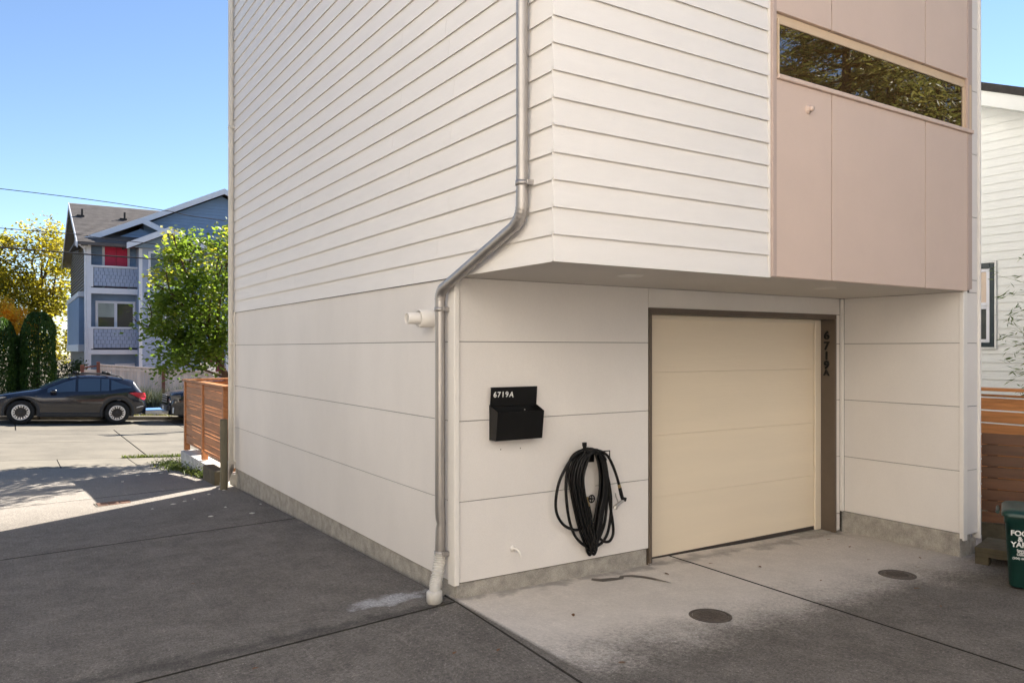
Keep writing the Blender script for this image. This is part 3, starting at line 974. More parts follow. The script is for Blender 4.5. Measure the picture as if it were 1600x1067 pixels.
INN = [(1.335, 1.02), (1.252, 1.037), (1.191, 1.003), (1.171, 0.887), (1.161, 0.755), (1.178, 0.636), (1.205, 0.51), (1.239, 0.372)]
FEE = [(1.225, 0.600), (1.243, 0.548), (1.259, 0.487), (1.245, 0.435), (1.225, 0.373), (1.245, 0.29)]
NOZ = [(1.178, 1.042), (1.3, 1.049), (1.391, 1.005), (1.447, 0.924), (1.489, 0.833), (1.518, 0.748)]
hose_path(LB, -0.075, -0.05); hose_path(SEC, -0.045, -0.07); hose_path(THI, -0.06, -0.08)
hose_path(FOU, -0.085, -0.05); hose_path(INN, -0.10, -0.06); hose_path(FEE, -0.075, -0.04); hose_path(NOZ, -0.11, -0.12)
L1 = [(1.198, 1.056), (1.097, 0.973), (1.051, 0.845), (1.07, 0.711), (1.11, 0.547), (1.164, 0.381), (1.232, 0.233), (1.262, 0.176)]
L2 = [(1.218, 1.028), (1.178, 0.956), (1.144, 0.836), (1.157, 0.702), (1.191, 0.592), (1.225, 0.481), (1.252, 0.381), (1.268, 0.313)]
R1 = [(1.314, 1.048), (1.391, 0.972), (1.419, 0.839), (1.412, 0.677), (1.377, 0.517), (1.342, 0.359), (1.3, 0.224), (1.27, 0.176)]
R2 = [(1.287, 1.023), (1.321, 0.945), (1.342, 0.819), (1.335, 0.684), (1.307, 0.579), (1.287, 0.473), (1.273, 0.378), (1.272, 0.313)]
for k in range(9):
    s = k / 8
    lft = [(a[0] + (c[0] - a[0]) * s, a[1] + (c[1] - a[1]) * s) for a, c in zip(L1, L2)]
    rgt = [(a[0] + (c[0] - a[0]) * s, a[1] + (c[1] - a[1]) * s) for a, c in zip(R1, R2)]
    lft[-1] = (1.243 + 0.006 * s, lft[-1][1] + 0.022); rgt[-1] = (1.289 - 0.006 * s, rgt[-1][1] + 0.022)
    bot = [(1.266, lft[-1][1] - 0.034)]
    loop = [(1.262, 1.060 - 0.02 * s)] + lft + bot + rgt[::-1] + [(1.262, 1.060 - 0.02 * s)]
    y = -0.035 - 0.085 * ((k * 5) % 9) / 8
    hose_path(loop, y, y - 0.008, 0.004)
b.build('hose_tube', M['rubber'], hose)
b = MB()
b.tube([(-0.105, -0.04, 0.44), (-0.107, -0.04, 0.475)], [0.013, 0.016], 12)
b.tube([(-0.107, -0.04, 0.475), (-0.108, -0.04, 0.505)], 0.020, 12)
b.build('hose_end', M['rubber'], hose)
b = MB(); b.tube([(0.248, -0.06, 0.128), (0.256, -0.062, 0.098)], [0.0135, 0.0145], 12); b.build('brass_coupling', M['brass'], hose)
nz = MB(); nz.tube([(0.256, -0.062, 0.10), (0.270, -0.064, 0.045), (0.284, -0.066, -0.0), (0.300, -0.068, -0.012)], [0.015, 0.0165, 0.015, 0.016], 12)
nzl = nz.build('spray_nozzle', M['rubber'], hose)
nz = MB()
nz.tube([(0.300, -0.068, -0.006), (0.245, -0.068, -0.032), (0.205, -0.068, -0.056)], [0.014, 0.013, 0.016], 12)
nz.tube([(0.205, -0.068, -0.056), (0.196, -0.068, -0.075)], [0.019, 0.019], 12)
nz.build('nozzle_head', M['chrome'], nzl)
nz = MB(); nz.tube(smooth_path([(0.235, -0.068, -0.03), (0.222, -0.07, 0.0), (0.205, -0.072, 0.03), (0.200, -0.072, 0.06)], 5), 0.0055, 8)
nz.build('trigger', M['chrome'], nzl)
nz = MB(); nz.tube([(0.300, -0.068, -0.02), (0.310, -0.068, 0.012)], [0.016, 0.016], 12); nz.build('grip_cap', M['rubber'], nzl)

tp = thing('garden_tap', 'small brass garden tap with a black wheel behind the coiled hose', 'tap', (1.215, -0.002, 0.63))
b = MB(); b.box(-0.12, 0.14, -0.004, 0.0, -0.16, 0.12, 0.002); b.build('mounting_panel', P_, tp)
b = MB(); b.lathe([(0.028, 0.004), (0.026, 0.012), (0.010, 0.013), (0.010, 0.06), (0.016, 0.062), (0.016, 0.085), (0.0, 0.087)], (0, 0, 0.02), Matrix.Rotation(math.radians(90), 3, 'X'), 14)
b.tube([(0, -0.06, 0.02), (0.004, -0.072, -0.01), (0.008, -0.075, -0.045)], [0.011, 0.012, 0.014], 10)
b.build('tap_body', M['brass'], tp)
b = MB()
ring = [(0.030 * math.cos(a), 0, 0.030 * math.sin(a)) for a in [2 * math.pi * i / 16 for i in range(17)]]
b.tube([(p[0] + 0.018, -0.105, p[2] + 0.022) for p in ring], 0.006, 6)
for a in range(4):
    q = a * math.pi / 2
    b.tube([(0.018, -0.105, 0.022), (0.018 + 0.03 * math.cos(q), -0.105, 0.022 + 0.03 * math.sin(q))], 0.005, 6)
b.tube([(0.01, -0.08, 0.02), (0.018, -0.112, 0.022)], 0.009, 8)
b.build('tap_wheel', BL, tp)

# flush lights in the soffit
for x, y, lab in ((1.031, -0.82, 'flush round soffit light over the mailbox wall'), (3.284, -0.87, 'flush round soffit light near the pink panels, above the house number')):
    t = thing('ceiling_light', lab, 'ceiling light', (x, y, 2.4465), 0, 'soffit downlights')
    b = MB(); b.lathe([(0.045, -0.002), (0.055, -0.006), (0.092, -0.007), (0.098, -0.003), (0.098, 0.0)], (0, 0, 0), None, 28); b.build('trim_ring', M['light'], t)
    b = MB(); b.lathe([(0.046, -0.0015), (0.0, -0.0015)], (0, 0, 0), None, 24); b.build('lens', M['trim'], t)

# ---------------------------------------------------------------- ground pieces by the garage
for x, y, lab in ((1.405, -1.258, 'round rusty drain cover in the apron nearest the camera'), (3.655, -1.322, 'round rusty drain cover in the apron nearer the green bin')):
    t = thing('drain_cover', lab, 'drain cover', (x, y, gz(x, y)), 0, 'round covers in the garage apron')
    b = MB(); b.lathe([(0.155, -0.03), (0.153, 0.004), (0.132, 0.006), (0.130, 0.001)], (0, 0, 0), None, 30); b.build('rim', M['darkmetal'], t)
    b = MB()
    b.lathe([(0.128, -0.02), (0.127, 0.004), (0.11, 0.0055), (0.0, 0.0055)], (0, 0, 0), None, 30)
    for i in range(-4, 5):
        for j in range(-4, 5):
            if (i * i + j * j) < 17:
                b.box(i * 0.023 - 0.007, i * 0.023 + 0.007, j * 0.023 - 0.007, j * 0.023 + 0.007, 0.005, 0.0085, 0.001)
    b.build('lid', M['darkmetal'], t)
gr = thing('lane_drain', 'rectangular rusty grate of three panels set in the sunlit lane', 'drain', (-1.66, 6.60, gz(-1.66, 6.60)), math.radians(3))
M['rust'] = mat('rust_grate', (0.20, 0.115, 0.085), 0.85, 0.2, 20)
b = MB(); b.box(-0.36, 0.36, -0.19, 0.19, -0.05, 0.003, 0.002); b.build('surround', M['apron'], gr)
gr.scale = (0.62, 0.80, 1)
for k in range(3):
    g_ = MB()
    g_.box(-0.33 + k * 0.222, -0.125 + k * 0.222, -0.15, 0.15, -0.02, 0.006, 0.002)
    for q in range(7):
        g_.box(-0.325 + k * 0.222, -0.13 + k * 0.222, -0.135 + q * 0.04, -0.115 + q * 0.04, 0.0055, 0.012, 0.001)
    g_.build('grate', M['rust'], gr)
# crack line of water on the apron, dirt and fallen bits
M['damp'] = mat('damp_trail', (0.105, 0.085, 0.07), 0.35, 0.15, 12)
b = MB()
trail = [(1.24, -0.10, 0.03), (1.30, -0.16, 0.045), (1.40, -0.19, 0.05), (1.47, -0.20, 0.025), (1.52, -0.16, 0.018), (1.60, -0.19, 0.03), (1.66, -0.27, 0.03), (1.70, -0.36, 0.028), (1.73, -0.46, 0.016), (1.74, -0.52, 0.004)]
vs, fs = [], []
for i, (x, y, w) in enumerate(trail):
    a = trail[max(i - 1, 0)]; c = trail[min(i + 1, len(trail) - 1)]
    n = Vector((-(c[1] - a[1]), c[0] - a[0], 0)).normalized()
    for s_ in (-1, 1):
        qx, qy = x + n.x * w * s_ * random.uniform(.7, 1.3), y + n.y * w * s_ * random.uniform(.7, 1.3)
        vs.append((qx, qy, gz(qx, qy) + 0.003))
fs = [(2 * i, 2 * i + 1, 2 * i + 3, 2 * i + 2) for i in range(len(trail) - 1)]
b.add(vs, fs)
kind(b.build('damp_trail', M['damp'], None), 'structure')

bits = [(-1.30, 5.75), (-1.02, 5.93), (-0.86, 6.05), (-0.72, 6.14), (-0.47, 6.42), (-0.22, 6.62), (-0.95, 9.9), (-0.75, 9.95), (-0.55, 10.0), (-0.52, 5.2), (-0.8, 4.7), (-0.1, 5.1), (-0.35, 4.55), (-1.3, 8.9)]
b = MB()
for x, y in bits:
    a = random.uniform(0, 3.1); s_ = random.uniform(0.016, 0.028)
    pts = [(x + s_ * math.cos(a + k * 1.05) * (1.4 if k % 3 == 0 else 0.8), y + s_ * math.sin(a + k * 1.05), gz(x, y) + 0.006 + 0.004 * (k % 2)) for k in range(6)]
    b.add(pts + [(p[0], p[1], gz(x, y) + 0.002) for p in pts], [(0, 1, 2, 3, 4, 5)] + [(k, 6 + k, 6 + (k + 1) % 6, (k + 1) % 6) for k in range(6)])
kind(tag(b.build('fallen_petals', M['petal'], None), 'pale fallen petals scattered across the shaded lane', 'petals'), 'stuff')
b = MB()
for x, y in [(-1.55, 1.75), (0.28, -1.6), (2.8, -0.55), (3.9, -0.9), (4.2, -0.5), (3.1, -2.0), (2.9, -1.1), (-0.25, -1.02), (0.55, -0.75), (4.4, -1.1), (-0.5, -0.9), (-1.6, -0.4), (-0.4, 11.2), (-1.0, 12.0), (-0.9, 12.2), (-0.3, 12.4), (-2.3, 12.1), (4.3, -0.2), (1.9, -0.3), (2.5, -0.25), (3.4, -1.65)]:
    a = random.uniform(0, 3.1); s_ = random.uniform(0.018, 0.035)
    c_, sn = math.cos(a), math.sin(a)
    z = gz(x, y)
    P = [(-1, 0, 0), (-0.2, 0.45, 0.3), (0.8, 0.15, 0.1), (1.1, 0, 0), (0.7, -0.3, 0.25), (-0.3, -0.4, 0.1)]
    b.add([(x + s_ * (p[0] * c_ - p[1] * sn), y + s_ * (p[0] * sn + p[1] * c_), z + 0.004 + s_ * p[2] * 0.5) for p in P], [(0, 1, 2, 3, 4, 5)])
kind(tag(b.build('fallen_leaves', M['dryleaf'], None, fixn=False), 'dry brown leaves dropped here and there on the concrete', 'leaves'), 'stuff')

# ---------------------------------------------------------------- leaf builder


def clump_noise(C, size):
    k = 0.9 / max(float(np.mean(size)) * 3.0, 0.05)
    a = np.sin(C[:, 0] * k * 2.1 + 1.3 * np.sin(C[:, 1] * k * 1.7)) + np.sin(C[:, 1] * k * 1.9 + C[:, 2] * k * 1.1) + np.sin(C[:, 2] * k * 2.3 + 1.1 * np.sin(C[:, 0] * k * 1.3 + 2))
    return np.clip(0.42 + a * 0.17, 0, 1)


def leaves(name, C, size, m, parent, aspect=0.55, up=0.3, dirs=None, fold=0.18, loc=None, bias=None):
    C = np.asarray(C, float)
    n = len(C)
    size = np.broadcast_to(np.asarray(size, float), (n,))
    nrm = rng.normal(size=(n, 3)); nrm[:, 2] = np.abs(nrm[:, 2]) + up
    nrm /= np.linalg.norm(nrm, axis=1, keepdims=True)
    t = rng.normal(size=(n, 3)) if dirs is None else np.asarray(dirs, float) + rng.normal(size=(n, 3)) * 0.3
    t -= nrm * (t * nrm).sum(1, keepdims=True)
    t /= np.linalg.norm(t, axis=1, keepdims=True) + 1e-9
    bt = np.cross(nrm, t)
    L = (size * 0.5)[:, None]; Wd = (size * 0.5 * aspect)[:, None]
    v = np.empty((n, 4, 3))
    v[:, 0] = C - t * L
    v[:, 1] = C + bt * Wd + nrm * Wd * fold - t * L * 0.1
    v[:, 2] = C + t * L
    v[:, 3] = C - bt * Wd + nrm * Wd * fold - t * L * 0.1
    tri = np.array([[0, 1, 2], [0, 2, 3]])
    idx = (np.arange(n)[:, None, None] * 4 + tri[None]).reshape(-1)
    me = bpy.data.meshes.new(name)
    me.vertices.add(n * 4); me.vertices.foreach_set('co', v.reshape(-1))
    me.loops.add(n * 6); me.loops.foreach_set('vertex_index', idx.astype(np.int32))
    me.polygons.add(n * 2); me.polygons.foreach_set('loop_start', (np.arange(n * 2) * 3).astype(np.int32))
    me.update(calc_edges=True)
    at = me.attributes.new('tint', 'FLOAT', 'FACE')
    at.data.foreach_set('value', np.repeat(np.clip(0.35 * rng.beta(1.6, 2.2, n) + 0.65 * clump_noise(C, size) + (0 if bias is None else bias), 0, 1), 2).astype(np.float32))
    me.materials.append(m)
    o = bpy.data.objects.new(name, me)
    COL.objects.link(o)
    if parent: o.parent = parent
    if loc is not None: o.location = loc
    return o


def clumps(cen, rad, ncl, nper, rc, shell=0.45, squash=1.0):
    out = []
    cen, rad = np.array(cen), np.array(rad)
    for _ in range(ncl):
        d = rng.normal(size=3); d /= np.linalg.norm(d)
        r_ = rng.uniform(shell, 1.0) ** 0.6
        c = cen + d * rad * r_
        k = int(nper * rng.uniform(0.5, 1.4))
        p = rng.normal(size=(k, 3)) * rc * rng.uniform(0.6, 1.25) * np.array([1, 1, squash])
        out.append(c + p)
    return np.concatenate(out)


def branches(mb, base, tip, r0, depth, cen, rad):
    base, tip = Vector(base), Vector(tip)
    mid = base.lerp(tip, 0.5) + Vector((random.uniform(-.06, .06), random.uniform(-.06, .06), 0.04)) * (tip - base).length
    mb.tube(smooth_path([base, mid, tip], 4), [r0 * (1 - 0.55 * i / 8) for i in range(9)], 7, caps=False)
    if depth <= 0: return
    for _ in range(3 if depth > 1 else 3):
        t = random.uniform(0.45, 1.0)
        s_ = base.lerp(tip, t)
        d = (tip - base).normalized() + Vector((random.uniform(-1, 1), random.uniform(-1, 1), random.uniform(-.2, .8))) * 0.9
        l = (tip - base).length * random.uniform(0.22, 0.42)
        branches(mb, s_, s_ + d.normalized() * l, r0 * 0.5, depth - 1, cen, rad)


# ---------------------------------------------------------------- timber fence on its low wall, and the post
FN = thing('slat_fence', 'brown stained horizontal slat fence standing on a low whitewashed wall', 'fence', (0.02, 9.1, 0))
CE = M['cedar']
fo = lambda y: y - 9.1
posts = [10.74, 9.13, 7.55]
for y in posts:
    bx('fence_post', CE, FN, -0.055, 0.045, fo(y) - 0.048, fo(y) + 0.048, -0.03, 1.285, 0.004)
pat = [0.075, 0.135, 0.135, 0.062, 0.062, 0.135, 0.135, 0.062, 0.062, 0.135, 0.115, 0.06]
for bay in ((9.18, 10.69), (7.60, 9.08)):
    z = 1.275
    for h in pat:
        g = random.choice((0.007, 0.008, 0.008, 0.009, 0.014))
        dz = random.uniform(-.004, .004)
        b = MB(); b.bar((-0.02, fo(bay[0]), z - h / 2 + dz), (-0.02, fo(bay[1]), z - h / 2 - dz), 0.02, h - g, c=0.002)
        b.build('slat', CE, FN)
        z -= h
bx('top_rail', CE, FN, -0.085, 0.075, fo(7.42), fo(10.82), 1.287, 1.325, 0.004)
# return runs at both ends
for yy in (10.80,):
    z = 1.275
    for h in pat:
        b = MB(); b.bar((0.05, fo(yy), z - h / 2), (2.6, fo(yy), z - h / 2), 0.02, h - 0.008, c=0.002); b.build('slat', CE, FN)
        z -= h
    bx('top_rail', CE, FN, 0.077, 2.7, fo(yy) - 0.08, fo(yy) + 0.08, 1.288, 1.326, 0.004)
    bx('fence_post', CE, FN, 2.6, 2.7, fo(yy) - .05, fo(yy) + .05, -0.03, 1.285, 0.004)
for k, xx in enumerate((0.075, 0.19)):
    bx('fence_post', CE, FN, xx, xx + 0.085, fo(7.46), fo(7.54), -0.03, 1.28, 0.004)
RW = thing('retaining_wall', 'low whitewashed concrete wall under the slat fence', 'wall', (0.03, 9.3, 0))
for z0, z1, nm in ((-0.62, -0.235, 'lower_course'), (-0.229, -0.045, 'upper_course')):
    for y0, y1 in ((7.35, 9.05), (9.054, 10.86)):
        b = MB(); b.box(-0.105, 0.16, y0 - 9.3, y1 - 9.3, z0, z1, 0.008); b.build(nm, M['wallwhite'], RW)
b = MB(); b.box(0.161, 2.7, 10.7 - 9.3, 10.86 - 9.3, -0.62, -0.045, 0.008); b.build('return_course', M['wallwhite'], RW)
b = MB(); b.box(-0.09, 0.09, -0.42, 0.42, 0, 0.26, 0.01)
tag(b.build('timber_block', M['oldwood'], None, (-0.14, 7.62, gz(-0.1, 7.6) - 0.04)), 'weathered brown timber block against the low white wall', 'timber')
b = MB(); b.tube([(0, 0, -0.2), (0.004, 0, 0.4), (0.0, 0, 1.02)], 0.054, 14); b.lathe([(0.0545, 1.02), (0.050, 1.03), (0.0, 1.032)], n=14)
tag(b.build('wooden_post', M['postwood'], None, (-0.20, 6.72, gz(-0.2, 6.7))), 'grey green round wooden post beside the far downspout', 'post')

# ---------------------------------------------------------------- right-hand side: gate, rail fence, neighbour, bin, step
gt = thing('wooden_gate', 'dark brown horizontal board gate standing ajar behind the green bin', 'gate', (5.62, -1.06, 0), math.atan2(-0.912, 0.41))
hts = [0.115] * 8
z = 1.03
for i, h in enumerate(hts):
    b = MB(); b.box(0.0, 1.5, -0.011, 0.011, z - h + random.choice((0.006, 0.007, 0.012)), z, 0.003)
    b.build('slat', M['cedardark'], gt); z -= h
for x in (0.05, 1.40):
    bx('gate_stile', M['cedardark'], gt, x, x + 0.09, 0.012, 0.05, 0.11, 1.01, 0.003)
bx('kick_board', M['oldwood'], gt, 0.0, 1.5, 0.02, 0.05, -0.15, 0.10, 0.004)

rf = thing('rail_fence', 'orange cedar board fence with pale gaps, in front of the white house', 'fence', (7.0, -1.6, 0))
for y in (0.92, -0.5, -2.2):
    bx('fence_post', M['cedarlit'], rf, -0.045, 0.05, y + 0.82, y + 0.92, -0.2, 1.40, 0.004)
for (y0, y1) in ((0.44, 1.72), (-1.26, 0.30)):
    z = 1.36
    for h in (0.045, 0.155, 0.15, 0.14, 0.15, 0.15, 0.15, 0.15, 0.15, 0.15):
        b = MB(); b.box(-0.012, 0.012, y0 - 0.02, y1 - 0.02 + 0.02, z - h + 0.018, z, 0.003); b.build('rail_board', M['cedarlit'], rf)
        z -= h
bx('cap_rail', M['cedarlit'], rf, -0.075, 0.085, -1.5, 1.9, 1.402, 1.438, 0.004)

nh = thing('neighbour_house', 'white lap sided house with a dark trimmed window beyond the orange fence', 'house', (9, 0, 0))
z = -0.6
k = 0
while z < 6.5:
    top = lambda zz: 3.4 + (6.58 - zz) / 0.42          # rake limits about the apex at y=3.4
    hw = (6.58 - z) / 0.42
    y0, y1 = max(-9.0, 3.4 - hw), min(9.0, 3.4 + hw)
    segs = [(y0, y1)]
    if 1.93 < z + 0.06 < 3.16: segs = [(y0, 0.385), (0.94, y1)]
    for a, c in segs:
        if c > a + 0.05: lapboard(nh, 'siding_board', M['neighbour'], 'y', 0.0, -1, a, c, z, 0.1215, 0.013, 0.012)
    z += 0.1215; k += 1
b = MB(); b.box(0.008, 8, -9, 9, -0.6, 2.4); b.extrude([(0.008, -6.5, 2.401), (0.008, 9.2, 2.401), (0.008, 9.2, 4.15), (0.008, 3.4, 6.55)], (8, 0, 0)); b.build('wall', M['neighbour'], nh)
for sgn in (-1, 1):
    b = MB()
    ye = 3.4 + sgn * 12.6
    b.extrude([(-0.36, 3.4, 6.90), (-0.36, ye, 6.90 - 12.6 * .42), (-0.36, ye, 6.79 - 12.6 * .42), (-0.36, 3.4, 6.79)], (9, 0, 0)); b.build('roof', M['roofdark'], nh)
    b = MB()
    b.extrude([(-0.33, 3.4, 6.785), (-0.33, ye, 6.785 - 12.6 * .42), (-0.33, ye, 6.58 - 12.6 * .42), (-0.33, 3.4, 6.58)], (0.03, 0, 0)); b.build('rake_board', M['neighbour'], nh)
    b = MB()
    b.extrude([(-0.299, 3.4, 6.60), (-0.299, ye, 6.60 - 12.6 * .42), (-0.299, ye, 6.58 - 12.6 * .42), (-0.299, 3.4, 6.58)], (0.31, 0, 0)); b.build('rake_soffit', M['neighbour'], nh)
b = MB()
b.box(-0.03, 0.0, 0.39, 0.415, 1.90, 3.16, 0.002); b.box(-0.03, 0.0, 0.91, 0.935, 1.90, 3.16, 0.002); b.box(-0.03, 0, 0.416, 0.909, 1.90, 1.925, 0.002); b.box(-0.03, 0, 0.416, 0.909, 3.135, 3.16, 0.002)
nw = b.build('window', M['neighbour'], nh)
b = MB()
b.box(-0.034, 0.0, 0.418, 0.478, 1.93, 3.13, 0.003); b.box(-0.034, 0.0, 0.85, 0.907, 1.93, 3.13, 0.003); b.box(-0.034, 0, 0.479, 0.849, 1.93, 1.99, 0.003); b.box(-0.034, 0, 0.479, 0.849, 3.06, 3.13, 0.003)
b.build('dark_trim', M['darkgreen'], nw)
b = MB()
for z0, z1 in ((1.995, 2.52), (2.525, 3.055)):
    b.box(-0.02, 0.0, 0.482, 0.53, z0, z1, 0.003); b.box(-0.02, 0.0, 0.80, 0.846, z0, z1, 0.003); b.box(-0.02, 0, 0.531, 0.799, z0, z0 + 0.045, 0.003); b.box(-0.02, 0, 0.531, 0.799, z1 - 0.045, z1, 0.003)
b.build('frame', M['housewhite'], nw)
b = MB(); b.box(-0.006, -0.001, 0.531, 0.799, 2.04, 2.475); b.build('pane', M['houseglass'], nw)
b = MB(); b.box(-0.006, -0.001, 0.531, 0.799, 2.57, 3.01); b.build('pane', mat('peach_blind', (0.62, 0.50, 0.40), 0.6), nw)

# bamboo
bb = thing('bamboo', 'thin bamboo stems with narrow leaves in front of the white house', 'bamboo', (7.7, -0.95, 0))
b = MB(); tw, dr = [], []
for k in range(9):
    x0, y0 = random.uniform(-0.3, 0.3), random.uniform(-0.7, 0.15)
    x1, y1, z1 = x0 + random.uniform(-.3, .2), y0 + random.uniform(0.1, .75), random.uniform(2.0, 2.9)
    pt = smooth_path([(x0, y0, -0.1), ((x0 + x1) / 2, (y0 * 1.3 + y1 * .7) / 2, z1 * 0.6), (x1, y1, z1)], 6)
    b.tube(pt, [0.008 - 0.006 * i / (len(pt) - 1) for i in range(len(pt))], 6)
    for q in range(5, len(pt)):
        for _ in range(2):
            d = Vector((random.uniform(-1, 1), random.uniform(-0.4, 1), random.uniform(-.2, .5))).normalized()
            l = random.uniform(0.12, 0.4)
            e_ = pt[q] + d * l
            b.tube([pt[q], e_], [0.0025, 0.001], 4, caps=False)
            for j in range(5):
                tw.append(e_ + Vector((random.gauss(0, .045), random.gauss(0, .045), random.gauss(0, .035)))); dr.append(d + Vector((0, 0, -.4)))
b.build('stems', M['cane'], bb)
leaves('foliage', [tuple(p) for p in tw], 0.10, M['bamboo'], bb, 0.16, 0.3, [tuple(d) for d in dr])

# green bin
ang = math.atan2(-0.907, 0.421)
bn = thing('waste_bin', 'dark green wheeled bin lettered FOOD & YARD by the gate', 'bin', (4.03, -2.02, gz(4.03, -2.02)), ang)
BP = M['binplastic']
w, d, hgt, tp_ = 0.50, 0.52, 0.60, 0.035


def rrect(x0, x1, y0, y1, r, z, n=5):
    out = []
    for cx, cy, a0 in ((x1 - r, y1 - r, 0), (x0 + r, y1 - r, 90), (x0 + r, y0 + r, 180), (x1 - r, y0 + r, 270)):
        for i in range(n):
            a = math.radians(a0 + 90 * i / (n - 1))
            out.append((cx + r * math.cos(a), cy + r * math.sin(a), z))
    return out


def loft(mb, rings, cap0=True, cap1=True, smooth=True):
    n = len(rings[0])
    vs = [p for r in rings for p in r]
    fs = [(i * n + k, i * n + (k + 1) % n, (i + 1) * n + (k + 1) % n, (i + 1) * n + k) for i in range(len(rings) - 1) for k in range(n)]
    mb.add(vs, fs, smooth)
    if cap0: mb.add(rings[0], [tuple(reversed(range(n)))])
    if cap1: mb.add(rings[-1], [tuple(range(n))])


b = MB()
loft(b, [rrect(tp_, w - tp_, tp_, d - tp_, 0.06, 0.02), rrect(tp_ - .006, w - tp_ + .006, tp_ - .006, d - tp_ + .006, 0.06, 0.035),
         rrect(0.004, w - 0.004, 0.004, d - .004, 0.055, hgt - 0.06), rrect(-0.004, w + 0.004, -0.004, d + .004, 0.055, hgt - 0.055), rrect(-0.004, w + 0.004, -0.004, d + 0.004, 0.055, hgt - 0.0)])
b.box(0.19, 0.29, -0.012, 0.006, hgt - 0.105, hgt - 0.09, 0.003)
b.build('bin_body', BP, bn)
b = MB()
loft(b, [rrect(-0.022, w + 0.022, -0.030, d + 0.02, 0.06, hgt + 0.002), rrect(-0.022, w + 0.022, -0.030, d + 0.02, 0.06, hgt + 0.026), rrect(-0.006, w + 0.006, -0.012, d, 0.06, hgt + 0.045), rrect(0.05, w - 0.05, 0.05, d - 0.06, 0.05, hgt + 0.058), rrect(0.07, w - 0.07, 0.07, d - 0.08, 0.05, hgt + 0.052)])
b.tube([(-0.05, d - 0.10, hgt + 0.0), (-0.05, 0.16, hgt - 0.0)], 0.014, 8)
b.build('lid', BP, bn)
for xx in (0.05, w - 0.05):
    b = MB(); b.lathe([(0.0, -0.02), (0.08, -0.02), (0.085, 0.0), (0.08, 0.02), (0.0, 0.02)], (xx, d + 0.02, 0.085), Matrix.Rotation(math.radians(90), 3, 'Y'), 18); b.build('wheel', M['tyre'], bn)
tilt = math.atan2(tp_, hgt)
FT = Matrix.Rotation(math.radians(90) + tilt * 0.9, 4, 'X')
yf = lambda z: tp_ * (1 - z / hgt) - 0.0015
for body, x, z, sz, sx in (('FOOD', 0.042, 0.450, 0.058, 1.0), ('&', 0.092, 0.404, 0.054, 1.0), ('YARD', 0.046, 0.356, 0.058, 1.0)):
    text('lettering', body, sz, Matrix.Translation((x, yf(z) - 0.003, z)) @ FT, M['white'], bn, 0.0005, sx, 0.0022)
for body, x, z in (('Seattle', 0.085, 0.322), ('Public', 0.090, 0.304), ('Utilities', 0.085, 0.286)):
    text('lettering', body, 0.023, Matrix.Translation((x, yf(z) - 0.003, z)) @ FT, M['white'], bn, 0.0004, 1.1, 0.0007)
text('lettering', '(206) 684-3000', 0.023, Matrix.Translation((0.055, yf(0.255) - 0.003, 0.255)) @ FT, M['white'], bn, 0.0004, 1.1, 0.0007)

# mossy step at the wing's end
st = thing('wooden_step', 'weathered mossy wooden step beside the wing corner and the bin', 'step', (4.66, -1.47, gz(4.7, -1.5)), math.atan2(-0.967, 0.245))
for k in range(4):
    bx('plank', M['oldwood'], st, 0.0, 1.15, -0.005 + k * 0.125, 0.115 + k * 0.125, 0.118, 0.16, 0.004)
bx('riser', M['oldwood'], st, 0.0, 1.15, 0.0, 0.03, 0.075, 0.117, 0.003)
for x in (0.0, 1.02):
    for y in (0.01, 0.40):
        bx('leg', M['oldwood'], st, x, x + 0.11, y, y + 0.09, -0.01, 0.074, 0.003)

# ---------------------------------------------------------------- cars
def interp(tab, x):
    for i in range(len(tab) - 1):
        if x <= tab[i + 1][0]:
            (a, p), (c, q) = tab[i], tab[i + 1]
            t = 0 if c == a else max(0, (x - a) / (c - a))
            return p + (q - p) * t
    return tab[-1][1]


def wheel(root, x, y, r, side):
    wl = bpy.data.objects.new('wheel', None); COL.objects.link(wl); wl.parent = root; wl.location = (x, y, r)
    R = Matrix.Rotation(math.radians(90 if side < 0 else -90), 3, 'X')
    b = MB()
    b.lathe([(r * .62, -.10), (r * .80, -.112), (r * .93, -.105), (r * .985, -.085), (r, -.05), (r, .05), (r * .985, .085), (r * .93, .105), (r * .80, .112), (r * .66, .105), (r * .64, .08)], (0, 0, 0), R, 36)
    b.build('tyre', M['tyre'], wl)
    b = MB()
    b.lathe([(r * .655, .10), (r * .635, .112), (r * .555, .104), (r * .545, .08)], (0, 0, 0), R, 36)
    for k in range(8):
        a = 2 * math.pi * k / 8
        p0 = R @ Vector((math.cos(a) * r * .50, math.sin(a) * r * .50, .088)); p1 = R @ Vector((math.cos(a) * r * .59, math.sin(a) * r * .59, .101))
        for da in (-.16, .16):
            q = R @ Vector((math.cos(a + da) * r * .42, math.sin(a + da) * r * .40, .104))
            e_ = R @ Vector((math.cos(a + da * 1.2) * r * .575, math.sin(a + da * 1.2) * r * .59, .108))
            b.bar(q, e_, r * .10, .012, R @ Vector((0, 0, 1)), 0.003)
    b.build('rim', M['alloy'], wl)
    b = MB()
    b.lathe([(r * .60, .06), (r * .3, .055), (0, .055)], (0, 0, 0), R, 30)
    b.lathe([(r * .20, .05), (r * .19, .09), (r * .15, .098), (0, .098)], (0, 0, 0), R, 20)
    for k in range(8):
        a = 2 * math.pi * k / 8 + .39
        q = R @ Vector((math.cos(a) * r * .17, math.sin(a) * r * .17, .085)); e_ = R @ Vector((math.cos(a) * r * .57, math.sin(a) * r * .57, .092))
        b.bar(q, e_, r * .085, .018, R @ Vector((0, 0, 1)), 0.003)
    b.build('spokes', M['alloydark'], wl)
    return wl


